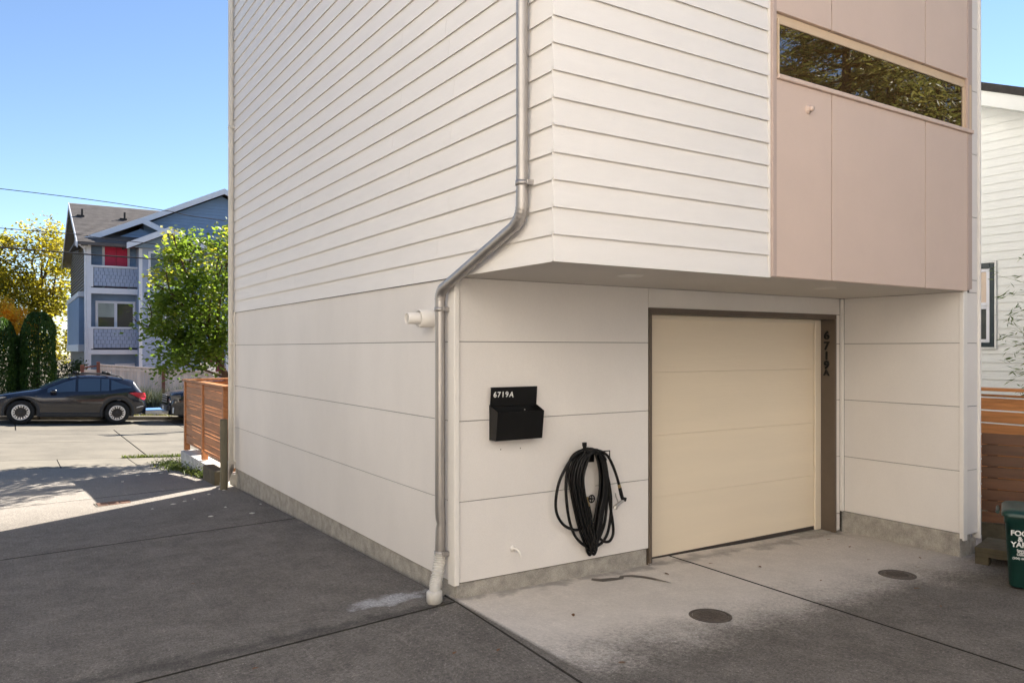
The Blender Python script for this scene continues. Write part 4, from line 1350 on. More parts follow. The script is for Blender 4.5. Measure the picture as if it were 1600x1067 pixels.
def make_car(label, cat, loc, rz, ZR, ZB, HW, Lc, ax, rw, wins, ws, rear, zrail=None, tumble=.36, front=None):
    root = thing('parked_car', label, cat, loc, rz, 'cars parked along the far kerb')
    N = 110
    xsx = sorted(set([Lc * i / N for i in range(N + 1)] + [a + s * (rw + .075) for a in ax for s in (-1, 1)]))
    ra = rw + .07

    def sect(x):
        hw = interp(HW, x); zr = interp(ZR, x); zb = min(interp(ZB, x), zr - .015)
        zs = interp([(0, .30), (.5, .25), (Lc - .5, .27), (Lc, .40)], x)
        for a in ax:
            if abs(x - a) < ra: zs = max(zs, rw + math.sqrt(ra * ra - (x - a) ** 2))
        wr = hw * .95 - (zr - zb) * tumble
        zm = max(zs + .02, min(.56, zb - .05))
        g = lambda t: zm + (zb - zm) * t
        dz = min(.07, (zr - zb) * .5)
        return [(hw * .94, zs), (hw * .995, zm), (hw, g(.45)), (hw * .985, g(.8)), (hw * .952, zb), (wr, zr - dz), (wr * .90, zr - dz * .35), (wr * .6, zr - dz * .06), (0, zr)]
    secs = [sect(x) for x in xsx]
    b = MB()
    n = len(secs[0])
    for sd in (-1, 1):
        vs = [(x, sd * y, z) for x, sc in zip(xsx, secs) for y, z in sc]
        fs = [(i * n + k, (i + 1) * n + k, (i + 1) * n + k + 1, i * n + k + 1) for i in range(len(xsx) - 1) for k in range(n - 1)]
        b.add(vs, fs, True)
    for e_, xx in ((secs[0], xsx[0]), (secs[-1], xsx[-1])):
        b.add([(xx, y, z) for y, z in e_] + [(xx, -y, z) for y, z in reversed(e_[:-1])], [tuple(range(2 * n - 1))])
    import bmesh
    o = b.build('body', M['carpaint'], root)
    bm = bmesh.new(); bm.from_mesh(o.data); bmesh.ops.remove_doubles(bm, verts=bm.verts, dist=.0005); bmesh.ops.recalc_face_normals(bm, faces=bm.faces); bm.to_mesh(o.data); bm.free()
    b = MB(); b.box(.35, Lc - .35, -.62, .62, .24, .70); b.build('underbody', M['cladding'], root)

    def side(x, v, off=.007, sd=-1):
        sc = sect(x)
        (ya, za), (yb, zb_) = sc[4], sc[5]
        return (x, sd * (ya + (yb - ya) * v + off), za + (zb_ - za) * v + off * .3)
    for sd in (-1, 1):
        for (xa, xb, v0a, v1a, v0b, v1b) in wins:
            b = MB(); K = 10
            vs = []
            for i in range(K + 1):
                t = i / K; x = xa + (xb - xa) * t
                vs.append(side(x, v0a + (v0b - v0a) * t, sd=sd)); vs.append(side(x, v1a + (v1b - v1a) * t, sd=sd))
            b.add(vs, [(2 * i, 2 * i + 2, 2 * i + 3, 2 * i + 1) for i in range(K)], True)
            b.build('side_window', M['carglass'], root)
        # doors: panels a few millimetres proud, so that the shut lines read
        for xa, xb in ((ax[0] + .52, 2.40), (2.415, 3.16)) if Lc < 4.7 else ((ax[0] + .55, 2.5),):
            b = MB(); K = 8; vs = []
            for i in range(K + 1):
                x = xa + (xb - xa) * i / K
                sc = sect(x)
                for (y, z) in sc[1:5]:
                    vs.append((x, sd * (y + .005), max(z, .36) - (.02 if z == sc[4][1] else 0)))
            b.add(vs, [(i * 4 + k, (i + 1) * 4 + k, (i + 1) * 4 + k + 1, i * 4 + k + 1) for i in range(K) for k in range(3)], True)
            dd = b.build('door', M['carpaint'], root)
            hx = xb - .17
            sc = sect(hx)
            b = MB(); b.tube(smooth_path([(hx - .10, sd * (sc[2][0] + .0), sc[3][1] - .03), (hx - .07, sd * (sc[2][0] + .03), sc[3][1] - .025), (hx + .07, sd * (sc[2][0] + .03), sc[3][1] - .02), (hx + .10, sd * sc[2][0], sc[3][1] - .02)], 4), .013, 8)
            b.build('handle', M['carpaint'], dd)
        # wheel arch cladding and sill
        for a in ax:
            b = MB(); K = 22; vs = []
            for i in range(K + 1):
                q = math.radians(-14 + 208 * i / K)
                for rr_, yo in ((ra - .015, -.02), (ra - .01, .016), (ra + .045, .016), (ra + .065, -.002)):
                    x = a + rr_ * math.cos(q)
                    hw = interp(HW, min(max(x, 0.02), Lc - .02))
                    vs.append((x, sd * (hw * .995 + yo), max(rw + rr_ * math.sin(q), .24)))
            b.add(vs, [(i * 4 + k, (i + 1) * 4 + k, (i + 1) * 4 + k + 1, i * 4 + k + 1) for i in range(K) for k in range(3)], True)
            b.build('wheel_arch', M['cladding'], root)
        b = MB(); b.box(ax[0] + ra, ax[1] - ra, sd * .86 - .03, sd * .86 + .045 * 1, .23, .37, .02); b.build('sill', M['cladding'], root)
        # mirror
        mx_ = wins[0][0] + .16
        p = side(mx_, .12, sd=sd)
        b = MB()
        M3 = Matrix.Diagonal((.10, .085, .075))
        b.lathe([(math.cos(q) if abs(q) < 1.57 else 0, math.sin(q)) for q in [(-1.57 + 3.14 * i / 8) for i in range(9)]], (p[0], p[1] + sd * .13, p[2] + .03), M3, 14)
        b.bar((p[0], p[1], p[2] - .01), (p[0], p[1] + sd * .10, p[2] + .01), .05, .03, c=.005)
        b.build('mirror', M['carpaint'], root)
    # windscreen and rear glass
    for xa, xb in (ws, rear):
        b = MB(); K = 8; vs = []
        for i in range(K + 1):
            x = xa + (xb - xa) * i / K
            sc = sect(x)
            sl_ = (sect(x + .02)[8][1] - sect(x - .02)[8][1]) / .04
            nx_, nz_ = -sl_ / math.hypot(1, sl_), 1 / math.hypot(1, sl_)
            for j in (-1, -.6, 0, .6, 1):
                k = {1: 6, .6: 7, 0: 8}[abs(j)]
                y, z = sc[k]
                vs.append((x + nx_ * .008, y * (1 if j > 0 else -1), z + nz_ * .008))
        b.add(vs, [(i * 5 + k, (i + 1) * 5 + k, (i + 1) * 5 + k + 1, i * 5 + k + 1) for i in range(K) for k in range(4)], True)
        b.build('windscreen' if xa == ws[0] else 'rear_window', M['carglass'], root)
    for a in ax:
        for sd in (-1, 1):
            wheel(root, a, sd * .80, rw, sd)
    if zrail:
        for sd in (-1, 1):
            b = MB()
            pts = []
            for i in range(12):
                x = zrail[0] + (zrail[1] - zrail[0]) * i / 11
                sc = sect(x)
                pts.append((x, sd * sc[5][0] * .93, sc[6][1] + (.075 if 0 < i < 11 else .0)))
            b.tube(pts, .018, 8)
            b.build('roof_rail', M['cladding'], root)
        for x in zrail[2]:
            sc = sect(x)
            b = MB(); b.box(x - .04, x + .04, -sc[5][0] * 1.02, sc[5][0] * 1.02, sc[8][1] + .085, sc[8][1] + .115, .01)
            for sd in (-1, 1): b.box(x - .07, x + .07, sd * sc[5][0] * .93 - .035, sd * sc[5][0] * .93 + .035, sc[6][1] + .06, sc[8][1] + .13, .015)
            b.build('crossbar', M['black'], root)
    return root, sect


ZR = [(0, .60), (.04, .72), (.18, .84), (.45, .925), (.9, 1.01), (1.28, 1.075), (1.36, 1.10), (1.75, 1.30), (2.05, 1.44), (2.35, 1.525), (2.7, 1.56), (3.2, 1.555), (3.6, 1.515), (3.95, 1.455), (4.06, 1.425), (4.10, 1.36), (4.28, 1.14), (4.36, 1.02), (4.42, .92), (4.46, .72)]
ZB = [(0, .50), (.18, .72), (.45, .84), (.9, .915), (1.3, .955), (2, .985), (2.8, 1.02), (3.4, 1.06), (3.8, 1.10), (4.1, 1.11), (4.3, 1.0), (4.46, .60)]
HW = [(0, .50), (.06, .66), (.2, .78), (.5, .865), (1.0, .895), (2.2, .90), (3.4, .90), (3.9, .875), (4.2, .82), (4.38, .76), (4.46, .70)]
cz = gz(-1.2, 24.0)
slope = math.atan2(gz(0.2, 24) - gz(-2.6, 24), 2.8)
car, sect = make_car('black crossover car with roof bars parked along the far kerb', 'car', (-3.49, 24.02, gz(-3.49, 24.0)), 0.0, ZR, ZB, HW, 4.46, (.92, 3.585), .372,
                     [(1.60, 2.36, .10, .80, .08, .93), (2.44, 3.06, .07, .93, .06, .95), (3.09, 3.32, .06, .95, .05, .95), (3.38, 3.98, .10, .93, .30, .42)],
                     (1.42, 2.2), (4.11, 4.30), (2.15, 3.75, (2.42, 3.28)))
car.rotation_euler = (0, -slope, 0)
b = MB()
for sd in (-1, 1):
    b2 = MB()
    vs = [(3.92, sd * .905, 1.02), (4.14, sd * .865, 1.05), (4.34, sd * .80, 1.04), (4.41, sd * .70, 1.03), (4.445, sd * .70, .87), (4.37, sd * .80, .80), (4.24, sd * .85, .86)]
    b2.add(vs + [(v_[0] - .03, v_[1] - sd * .06, v_[2]) for v_ in vs], [tuple(range(7))] + [(i, (i + 1) % 7, 7 + (i + 1) % 7, 7 + i) for i in range(7)])
    b2.build('taillight', M['tail'], car)
    b2 = MB()
    vs = [(.18, sd * .80, .80), (.42, sd * .865, .845), (.52, sd * .885, .835), (.34, sd * .86, .765), (.12, sd * .75, .71)]
    b2.add(vs + [(v_[0] + .03, v_[1] - sd * .06, v_[2]) for v_ in vs], [tuple(range(5))] + [(i, (i + 1) % 5, 5 + (i + 1) % 5, 5 + i) for i in range(5)])
    b2.build('headlight', M['lamp'], car)
    b2 = MB(); b2.bar((4.15, sd * .865, .545), (4.36, sd * .81, .60), .02, .025, c=.004); b2.build('reflector', M['alloy'], car)
b2 = MB(); b2.box(4.43, 4.475, -.60, .60, .30, .56, .02); b2.build('rear_bumper', M['cladding'], car)
b2 = MB(); b2.box(4.40, 4.47, -.16, .16, .82, .93, .004); b2.build('number_plate', M['white'], car)

ZR2 = [(0, .80), (.03, .98), (.15, 1.06), (.5, 1.12), (1.2, 1.19), (1.35, 1.24), (1.9, 1.62), (2.2, 1.76), (2.6, 1.80), (4.0, 1.79), (4.5, 1.72), (4.75, 1.4), (4.85, 1.0)]
ZB2 = [(0, .72), (.15, .96), (.5, 1.03), (1.3, 1.10), (2.5, 1.14), (4.2, 1.18), (4.7, 1.12), (4.85, .8)]
HW2 = [(0, .72), (.08, .84), (.25, .90), (.6, .94), (2, .955), (4.2, .95), (4.7, .90), (4.85, .82)]
suv, sect2 = make_car('black upright car with chrome grille half hidden behind the slat fence', 'car', (1.68, 24.1, gz(1.7, 24.05)), 0.0, ZR2, ZB2, HW2, 4.85, (.98, 3.85), .385,
                      [(1.95, 2.6, .10, .80, .08, .93), (2.68, 3.5, .07, .93, .06, .95), (3.6, 4.4, .06, .9, .1, .7)], (1.42, 2.1), (4.52, 4.74), None, .30)
suv.rotation_euler = (0, -slope, 0)
for sd in (-1, 1):
    b2 = MB(); vs = [(-.015, sd * .70, .93), (-.012, sd * .46, .93), (-.012, sd * .46, .77), (-.015, sd * .70, .77)]
    vs = [(.02, sd * .80, .96), (.30, sd * .915, .985), (.34, sd * .925, .88), (.05, sd * .82, .76)]
    b2.add(vs + [(v_[0] + .04, v_[1] - sd * .06, v_[2]) for v_ in vs], [(0, 1, 2, 3)] + [(i, (i + 1) % 4, 4 + (i + 1) % 4, 4 + i) for i in range(4)])
    b2.build('headlight', M['lampdark'], suv)
    b2 = MB(); b2.box(.10, .14, sd * .86 - .03, sd * .86 + .03, .36, .56, .01); b2.build('fog_light', M['white'], suv)
b2 = MB()
b2.box(-.035, -.002, -.46, .46, .70, .96, .01)
b2.build('grille', M['alloydark'], suv)
b2 = MB()
for z in (.715, .80, .885, .955): b2.box(-.05, -.036, -.47, .47, z - .012, z + .012, .004)
b2.build('grille_bar', M['alloy'], suv)
b2 = MB(); b2.box(-.06, .12, -.66, .66, .42, .60, .03); b2.build('front_bumper', M['alloydark'], suv)
b2 = MB(); b2.box(-.075, -.061, -.16, .16, .44, .58, .004); b2.build('number_plate', M['white'], suv)

mt = thing('mattress', 'white flat mattress with a blue top lying on the verge between the cars', 'mattress', (1.5, 26.15, gz(1.5, 26) + 0.10))
b = MB(); loft(b, [rrect(-0.62, 0.55, -0.45, 0.45, 0.06, 0.0), rrect(-0.64, 0.57, -0.47, 0.47, 0.07, 0.04), rrect(-0.64, 0.57, -0.47, 0.47, 0.07, 0.19)]); b.build('mattress_side', M['housewhite'], mt)
b = MB(); loft(b, [rrect(-0.645, 0.575, -0.475, 0.475, 0.07, 0.191), rrect(-0.64, 0.57, -0.47, 0.47, 0.07, 0.215), rrect(-0.58, 0.51, -0.41, 0.41, 0.06, 0.23)]); b.build('blue_top', M['bluetop'], mt)

# ---------------------------------------------------------------- blue house across the street
BH = thing('blue_house', 'three storey blue house with white trim, shingled balconies and a grey roof', 'house', (0, 33, -0.55))
HO2 = (0, -33, 0.55)


def lap_surface(poly, exp, axis, const, sgn, o, name, m, parent, t=0.035):
    """lap siding over a polygon given as (a, z) in the wall's plane, one joined surface"""
    b = MB()
    zs = [p[1] for p in poly]
    z = min(zs)

    def span(zz):
        xs_ = []
        n = len(poly)
        for i in range(n):
            (a0, z0), (a1, z1) = poly[i], poly[(i + 1) % n]
            if (z0 <= zz < z1) or (z1 <= zz < z0):
                xs_.append(a0 + (a1 - a0) * (zz - z0) / (z1 - z0))
        return (min(xs_), max(xs_)) if len(xs_) >= 2 else None

    def P(a, zz, off):
        return (const + sgn * off + o[0], a + o[1], zz + o[2]) if axis == 'y' else (a + o[0], const + sgn * off + o[1], zz + o[2])
    while z < max(zs) - 0.01:
        z1 = min(z + exp, max(zs) - 0.001)
        s0, s1 = span(z + 0.002), span(z1 - 0.002)
        if s0 and s1:
            b.add([P(s0[0], z, t), P(s0[1], z, t), P(s1[1], z1, 0.002), P(s1[0], z1, 0.002), P(s0[0], z, 0.0), P(s0[1], z, 0.0)], [(0, 1, 2, 3), (4, 5, 1, 0)])
        z += exp
    return kind(b.build(name, m, parent, fixn=False), 'stuff')


def hb(name, m, x0, x1, y0, y1, z0, z1, parent=None, c=0.006):
    b = MB(); b.box(x0, x1, y0 - 33, y1 - 33, z0 + .55, z1 + .55, c)
    return b.build(name, m, parent or BH)


YD = 33.55
HWT = M['housewhite']
b = MB(); b.box(0.0, 11.5, YD + 0.01 - 33, 43.4 - 33, -0.9 + .55, 6.45 + .55); b.build('wall', M['blue'], BH)
lap_surface([(0.10, -0.7), (2.5, -0.7), (2.5, 6.4), (0.10, 6.4)], 0.15, 'x', YD, -1, HO2, 'siding', M['blue'], BH)
lap_surface([(-0.3 + 0.55, 6.42), (4.0, 6.42), (2.16, 7.32)], 0.15, 'x', YD - 0.02, -1, HO2, 'siding', M['blue'], BH)
lap_surface([(2.3, 6.0), (11.5, 6.0), (9.2, 7.6), (5.7, 9.18), (2.3, 7.55)], 0.15, 'x', 33.7, -1, HO2, 'siding', M['blue'], BH)
b = MB(); b.extrude([(2.3, 0.72, 6.55), (11.5, 0.72, 6.55), (9.2, 0.72, 8.1), (5.7, 0.72, 9.70), (2.3, 0.72, 8.1)], (0, 4, 0)); b.build('wall', M['blue'], BH)
# grey left flank with its gable
lap_surface([(33.02, -0.8), (43.4, -0.8), (43.4, 6.35), (38.0, 8.75), (33.02, 6.45)], 0.15, 'y', -0.02, -1, HO2, 'siding', M['grey'], BH, 0.05)
b = MB(); b.extrude([(0.0, 0.0, 6.95), (0.0, 10.4, 6.95), (0.0, 5.0, 9.25)], (3, 0, 0)); b.build('wall', M['grey'], BH)
# bay on the flank
hb('side_bay', M['blue'], -0.26, -0.05, 34.2, 41.8, 2.05, 4.2)
hb('trim_board', HWT, -0.30, -0.05, 33.9, 42.2, 4.2, 4.42)
hb('trim_board', HWT, -0.30, -0.05, 33.9, 42.2, 1.78, 2.10)
hb('trim_board', HWT, -0.29, -0.05, 41.5, 41.85, 2.1, 4.2)
# roof
sl_ = 0.452
b = MB()
rz0, rzR = 6.45 + .55, 8.94 + .55
b.extrude([(-0.42, 32.5 - 33, rz0), (-0.42, 38 - 33, rzR), (-0.42, 38 - 33, rzR - .12), (-0.42, 32.5 - 33, rz0 - .12)], (12.2, 0, 0))
b.extrude([(-0.42, 38.0 - 33, rzR), (-0.42, 43.9 - 33, rzR - 5.9 * .42), (-0.42, 43.9 - 33, rzR - 5.9 * .42 - .12), (-0.42, 38.0 - 33, rzR - .12)], (12.2, 0, 0))
roofo = b.build('roof', M['roof'], BH)
b = MB()
for q in range(34):
    y0 = -0.5 + q * (5.5 / 34); z0_ = rz0 + (y0 + .5) * sl_
    x = -0.42 + random.uniform(0, .2)
    b.bar((-0.42, y0, z0_ + .012), (8.5, y0, z0_ + .012), 0.02, 0.014)
kind(b.build('shingle_courses', M['roof'], roofo, fixn=False), 'stuff')
b = MB()
b.extrude([(-0.45, 32.46 - 33, rz0 - .02), (-0.45, 38 - 33, rzR + .0), (-0.45, 38 - 33, rzR - .24), (-0.45, 32.46 - 33, rz0 - .26)], (0.03, 0, 0))
b.extrude([(-0.45, 38.001 - 33, rzR), (-0.45, 43.9 - 33, rzR - 5.9 * .42), (-0.45, 43.9 - 33, rzR - 5.9 * .42 - .24), (-0.45, 38.001 - 33, rzR - .24)], (0.03, 0, 0))
b.build('bargeboard', M['housewhite'], BH)
b = MB(); b.extrude([(-0.419, 32.6 - 33, rz0 - .13), (-0.419, 38 - 33, rzR - .13), (-0.419, 43.8 - 33, rzR - 5.9 * .42 - .13), (-0.419, 43.8 - 33, rzR - 5.9 * .42 - .16), (-0.419, 38 - 33, rzR - .16), (-0.419, 32.6 - 33, rz0 - .16)], (0.40, 0, 0)); b.build('eave_soffit', M['grey'], BH)
for x in (0.0, 1.78):
    b = MB(); yv = 36.0 - 33; zv = rz0 + (yv + .5) * sl_
    b.tube([(x, yv, zv - .02), (x, yv, zv + .34)], .05, 10); b.box(x - .22, x + .08, yv - .12, yv + .12, zv - .04, zv + .05); b.build('roof_vent', M['roofdark'], roofo)


def gable(ax_, yfront, zapex, hwl, hwr, s, depth, nm='gable_roof', th=.24):
    y0 = yfront - 33
    za = zapex + .55
    g = MB()
    g.extrude([(ax_, y0 + .04, za), (ax_ - hwl, y0 + .04, za - hwl * s), (ax_ - hwl, y0 + .04, za - hwl * s - .10), (ax_, y0 + .04, za - .10)], (0, depth, 0))
    g.extrude([(ax_, y0 + .04, za), (ax_ + hwr, y0 + .04, za - hwr * s), (ax_ + hwr, y0 + .04, za - hwr * s - .10), (ax_, y0 + .04, za - .10)], (0, depth, 0))
    r_ = g.build(nm, M['roof'], BH)
    g = MB()
    g.extrude([(ax_, y0, za + .02), (ax_ - hwl - .02, y0, za + .02 - hwl * s), (ax_ - hwl - .02, y0, za - hwl * s - th), (ax_, y0, za - th)], (0, .035, 0))
    g.extrude([(ax_ + .001, y0, za + .02), (ax_ + hwr + .02, y0, za + .02 - hwr * s), (ax_ + hwr + .02, y0, za - hwr * s - th), (ax_ + .001, y0, za - th)], (0, .035, 0))
    g.build('fascia', HWT, r_)
    g = MB(); g.extrude([(ax_, y0 + .05, za - .105), (ax_ - hwl + .05, y0 + .05, za - hwl * s - .08), (ax_ - hwl + .05, y0 + .05, za - hwl * s - .12), (ax_, y0 + .05, za - .13)], (0, depth * .5, 0))
    return r_


gable(2.161, 33.12, 7.76, 2.62, 2.6, .46, 4.4)
gable(5.72, 33.2, 9.46, 3.55, 5.8, .48, 6.0)
gable(3.036, 31.55, 7.20, 1.66, 1.66, .48, 3.0)
# projecting bay below the small gable, mostly behind the street tree
hb('front_bay', M['shingle'], 1.95, 4.2, 32.4, YD, -0.7, 6.35)
hb('trim_board', HWT, 1.93, 2.07, 32.37, 32.395, -0.7, 6.3)
b = MB(); b.extrude([(1.75, 32.2 - 33, 6.88), (4.35, 32.2 - 33, 6.88), (3.036, 32.2 - 33, 7.52)], (0, .15, 0)); b.build('gable_wall', M['blue'], BH)
for z0, z1 in ((4.75, 6.2), (2.7, 4.0)):
    f = hb('window', HWT, 2.3, 3.7, 32.34, 32.398, z0, z1)
    b = MB(); b.box(2.4, 2.97, 32.325 - 33, 32.338 - 33, z0 + .65, z1 + .45); b.box(3.03, 3.6, 32.325 - 33, 32.338 - 33, z0 + .65, z1 + .45); b.build('pane', M['houseglass'], f)
# corner posts, balconies
hb('corner_post', HWT, -0.05, 0.13, 32.98, 33.14, -0.75, 6.5)
b = MB(); b.tube([(-.12, -.03, 7.0), (-.12, -.03, 6.75), (-.09, .02, 6.5), (-.09, .02, 0.0)], .045, 8); b.build('rain_pipe', HWT, BH)
b = MB(); b.tube([(-.40, -.45, 6.92), (-.30, -.35, 6.86), (-.12, -.03, 6.75)], .045, 8); b.build('rain_pipe', HWT, BH)
for zr_, zb_, zf_, x1 in ((5.53, 4.62, 4.30, 2.6), (2.86, 1.93, 1.66, 2.6)):
    bal = hb('balcony', M['joint'], 0.14, x1, 33.02, 33.12, zb_, zr_ - .09)
    b = MB(); rows = 5; hh_ = (zr_ - .10 - zb_ - .02) / rows
    for r_ in range(rows):
        x = 0.24 - 0.085 * (r_ % 2)
        zz = zb_ + .02 + r_ * hh_ + .55
        while x < x1:
            w_ = random.uniform(.155, .185)
            dz = 0.0; dy = random.uniform(0, .004)
            xa, xb = max(x, .22) + .010, min(x + w_, x1) - .010
            if xb > xa + .02:
                b.add([(xa, -.012 - dy, zz + dz + .012), (xb, -.012 - dy, zz + dz + .012), (xb, .004 - dy, zz + hh_ + .006), (xa, .004 - dy, zz + hh_ + .006), (xa, .02, zz + dz), (xb, .02, zz + dz)], [(0, 1, 2, 3), (4, 5, 1, 0)])
            x += w_
    kind(b.build('shingle', M['shingle'], bal, fixn=False), 'stuff')
    b = MB(); b.box(0.02, x1 + .02, -.05, .16, zr_ - .085 + .55, zr_ + .55, .006); b.box(0.03, 0.21, -.04, .15, zb_ - .03 + .55, zr_ - .086 + .55, .005); b.build('rail_cap', HWT, bal)
    hb('balcony_fascia', HWT, 0.0, x1 + .6, 32.97, 33.05, zf_, zb_ - .07)
    hb('balcony_deck', M['blue'], 0.14, x1, 33.06, YD - .01, zf_ + .02, zb_ - .10)
    hb('flank_parapet', M['grey'], 0.0, 0.12, 33.15, YD - .01, zb_ - .3, zr_ - .03)
    hb('drip_board', M['roofdark'], 0.14, x1, 33.03, 33.10, zb_ - .068, zb_ - .02)
# red balcony door
f = hb('door', HWT, 0.60, 1.70, YD - .07, YD - .022, 4.45, 6.76)
b = MB(); b.box(.70, 1.60, YD - 33 - .092, YD - 33 - .071, 5.0, 7.22, .004); b.build('door_leaf', M['red'], f)
b = MB()
for xa in (.76, 1.18):
    for za, zb_ in ((6.30 + .55 - .25, 6.30 + .55 + .22), (5.86 + .55 - .25, 5.86 + .55 + .12)):
        b.box(xa, xa + .36, YD - 33 - .105, YD - 33 - .093, za, zb_, .006)
b.build('door_panel', M['red'], f)
b = MB(); b.box(1.142, 1.156, YD - 33 - .096, YD - 33 - .0925, 5.0, 7.2); b.build('meeting_line', M['maroon'], f)
b = MB(); b.lathe([(0.0, .22), (.03, .2), (.10, .02), (.11, 0)], (.40, YD - 33 - .16, 6.42 + .55), None, 12); b.build('wall_lamp', M['brass'], BH)
# first floor window
f = hb('window', HWT, 0.33, 1.93, YD - .08, YD - .022, 2.72, 4.02)
b = MB(); b.box(.44, 1.07, YD - 33 - .07 - .015, YD - 33 - .081, 3.42, 4.46); b.build('pane', M['houseglass'], f)
b = MB(); b.box(.44, 1.07, YD - 33 - .0905, YD - 33 - .0855, 3.85, 4.46); b.build('blind', M['curtain'], f)
b = MB(); b.box(1.19, 1.82, YD - 33 - .07 - .015, YD - 33 - .081, 3.42, 4.46); b.build('pane', M['houseglass'], f)
hb('garage_panel', HWT, 1.1, 1.9, YD - .10, YD - .03, -0.6, 1.25)
f = hb('door', M['maroon'], 4.85, 5.8, 33.55, 33.69, -0.9, 1.75)
hb('trim_board', HWT, 5.85, 6.15, 33.5, 33.69, -0.9, 1.8)
lap_surface([(6.2, -0.9), (11.5, -0.9), (11.5, 6.0), (6.2, 6.0)], 0.15, 'x', 33.7, -1, HO2, 'siding', M['blue'], BH)
b = MB(); b.box(4.2, 11.5, .71, 1.3, -.3, 6.6); b.build('wall', M['blue'], BH)

# white board with a black bar, by the maroon door
sg = thing('white_sign', 'white board with a black wrench shaped bar near the maroon door', 'sign', (4.45, 30.6, gz(4.4, 28) + .1))
b = MB(); b.box(-.36, .30, -.02, .02, .9, 1.98, .005); b.build('board', M['white'], sg)
b = MB(); b.bar((-.10, -.035, 1.52), (.28, -.035, 1.52), .02, .10, (0, -1, 0), .004); b.lathe([(.16, .0), (.16, .03), (.08, .03), (.08, 0)], (-.18, -.025, 1.52), Matrix.Rotation(math.radians(90), 3, 'X'), 14); b.build('black_bar', M['black'], sg)
for x in (-.3, .24):
    b = MB(); b.box(x, x + .06, -.015, .015, -.2, .9); b.build('sign_leg', M['white'], sg)

# pale board fence
pf = thing('board_fence', 'pale weathered vertical board fence with red posts behind the black cars', 'fence', (2, 28, 0))
x = -0.02
topz = lambda x: 1.34 - 0.083 * max(min(x, 8), 0)
k = 0
while x < 9.0:
    w_ = random.uniform(.135, .15)
    b = MB(); z0, z1 = gz(x, 28) + .05, topz(x) - .07
    b.box(x - 2 + .004, x + w_ - 2 - .004, -.012 + random.uniform(-.005, .005), .012, z0, z1, .003)
    b.build('board', M['pinkwood'], pf)
    x += w_
for k in range(4):
    xa = -0.02 + 2.27 * k
    b = MB(); b.bar((xa + .05 - 2, -.02, topz(xa) - .045), (xa + 2.22 - 2, -.02, topz(xa + 2.2) - .045), .09, .05, c=.004); b.build('rail', M['pinkwood'], pf)
    b = MB(); b.bar((xa + .05 - 2, -.028, topz(xa) - .16), (xa + 2.22 - 2, -.028, topz(xa + 2.2) - .16), .03, .09, c=.004); b.build('rail', M['pinkwood'], pf)
    b = MB(); b.box(xa - .06 - 2, xa + .05 - 2, -.07, .05, gz(xa, 28), topz(xa) + .07, .005); b.build('fence_post', M['redpost'], pf)
b = MB(); b.box(-2.62, -2.5, -.06, .06, gz(-.6, 28), 1.30, .005); b.build('fence_post', M['redpost'], pf)
b = MB(); b.box(-2.499, -2.081, -.012, .012, gz(-.5, 28), 1.12, .004); b.build('board', M['pinkwood'], pf)
b = MB(); b.bar((-2.499, -.01, 1.20), (-2.081, -.01, 1.26), .05, .05); b.build('rail', M['redpost'], pf)

# ---------------------------------------------------------------- plants
# street tree behind the slat fence
tr = thing('street_tree', 'leafy green tree with sunlit yellow tinted into its top, beside the far end of the townhouse', 'tree', (1.75, 13.0, gz(1.7, 13.0)))
TO = Vector((1.75, 13.0, gz(1.7, 13)))
b = MB()
trunk = [(1.75, 13.0, -0.7), (1.62, 13, 0.3), (1.40, 13, 1.05), (1.17, 13, 1.45), (0.95, 13.0, 2.1), (0.72, 12.95, 2.6), (0.55, 12.9, 3.1)]
tpts = [Vector(p) - TO for p in trunk]
pt = smooth_path(tpts, 5)
b.tube(pt, [0.115 - 0.085 * i / (len(pt) - 1) for i in range(len(pt))], 10)
for s_, e_, r_ in ((10, (2.2, 13.3, 3.9), .06), (14, (0.2, 12.6, 3.9), .045), (18, (1.35, 13.1, 4.1), .05), (16, (-0.35, 13.2, 2.35), .035), (20, (0.0, 12.7, 3.2), .04), (22, (1.0, 12.6, 3.6), .045), (8, (3.0, 12.1, 4.9), .05), (12, (0.3, 13.4, 1.6), .03)):
    branches(b, pt[min(s_, len(pt) - 1)], Vector(e_) - TO, r_, 2, None, None)
b.build('trunk', M['bark'], tr)
Cs = np.concatenate([
    clumps((1.35, 13.0, 3.1), (1.55, 1.5, 1.15), 70, 90, .20, .35),
    clumps((0.75, 12.9, 2.6), (1.30, 1.3, 1.0), 58, 85, .18, .35),
    clumps((0.35, 12.9, 1.95), (0.85, 1.1, 0.62), 30, 80, .16, .3),
    clumps((0.1, 12.9, 3.2), (0.62, .9, 0.45), 14, 70, .15, .3),
    clumps((0.35, 12.9, 4.05), (0.5, .8, 0.32), 12, 70, .14, .2),
    clumps((1.35, 12.9, 4.25), (0.42, .8, 0.35), 12, 75, .13, .2),
    clumps((2.3, 13.0, 2.4), (0.9, 1.1, 1.1), 26, 80, .2, .3),
    clumps((3.1, 11.9, 5.2), (1.4, 1.3, .9), 46, 95, .2, .3)])
Cs = Cs[(Cs[:, 2] > 1.0)] - np.array(TO)
Cs = Cs[rng.uniform(size=len(Cs)) < .8]
leaves('crown', Cs, rng.uniform(.075, .145, len(Cs)), M['maple'], tr, .66, .9, bias=np.clip((Cs[:, 2] - 2.9) * .20, -.12, .34))  # upper leaves yellowed by height in place of backlight through the crown


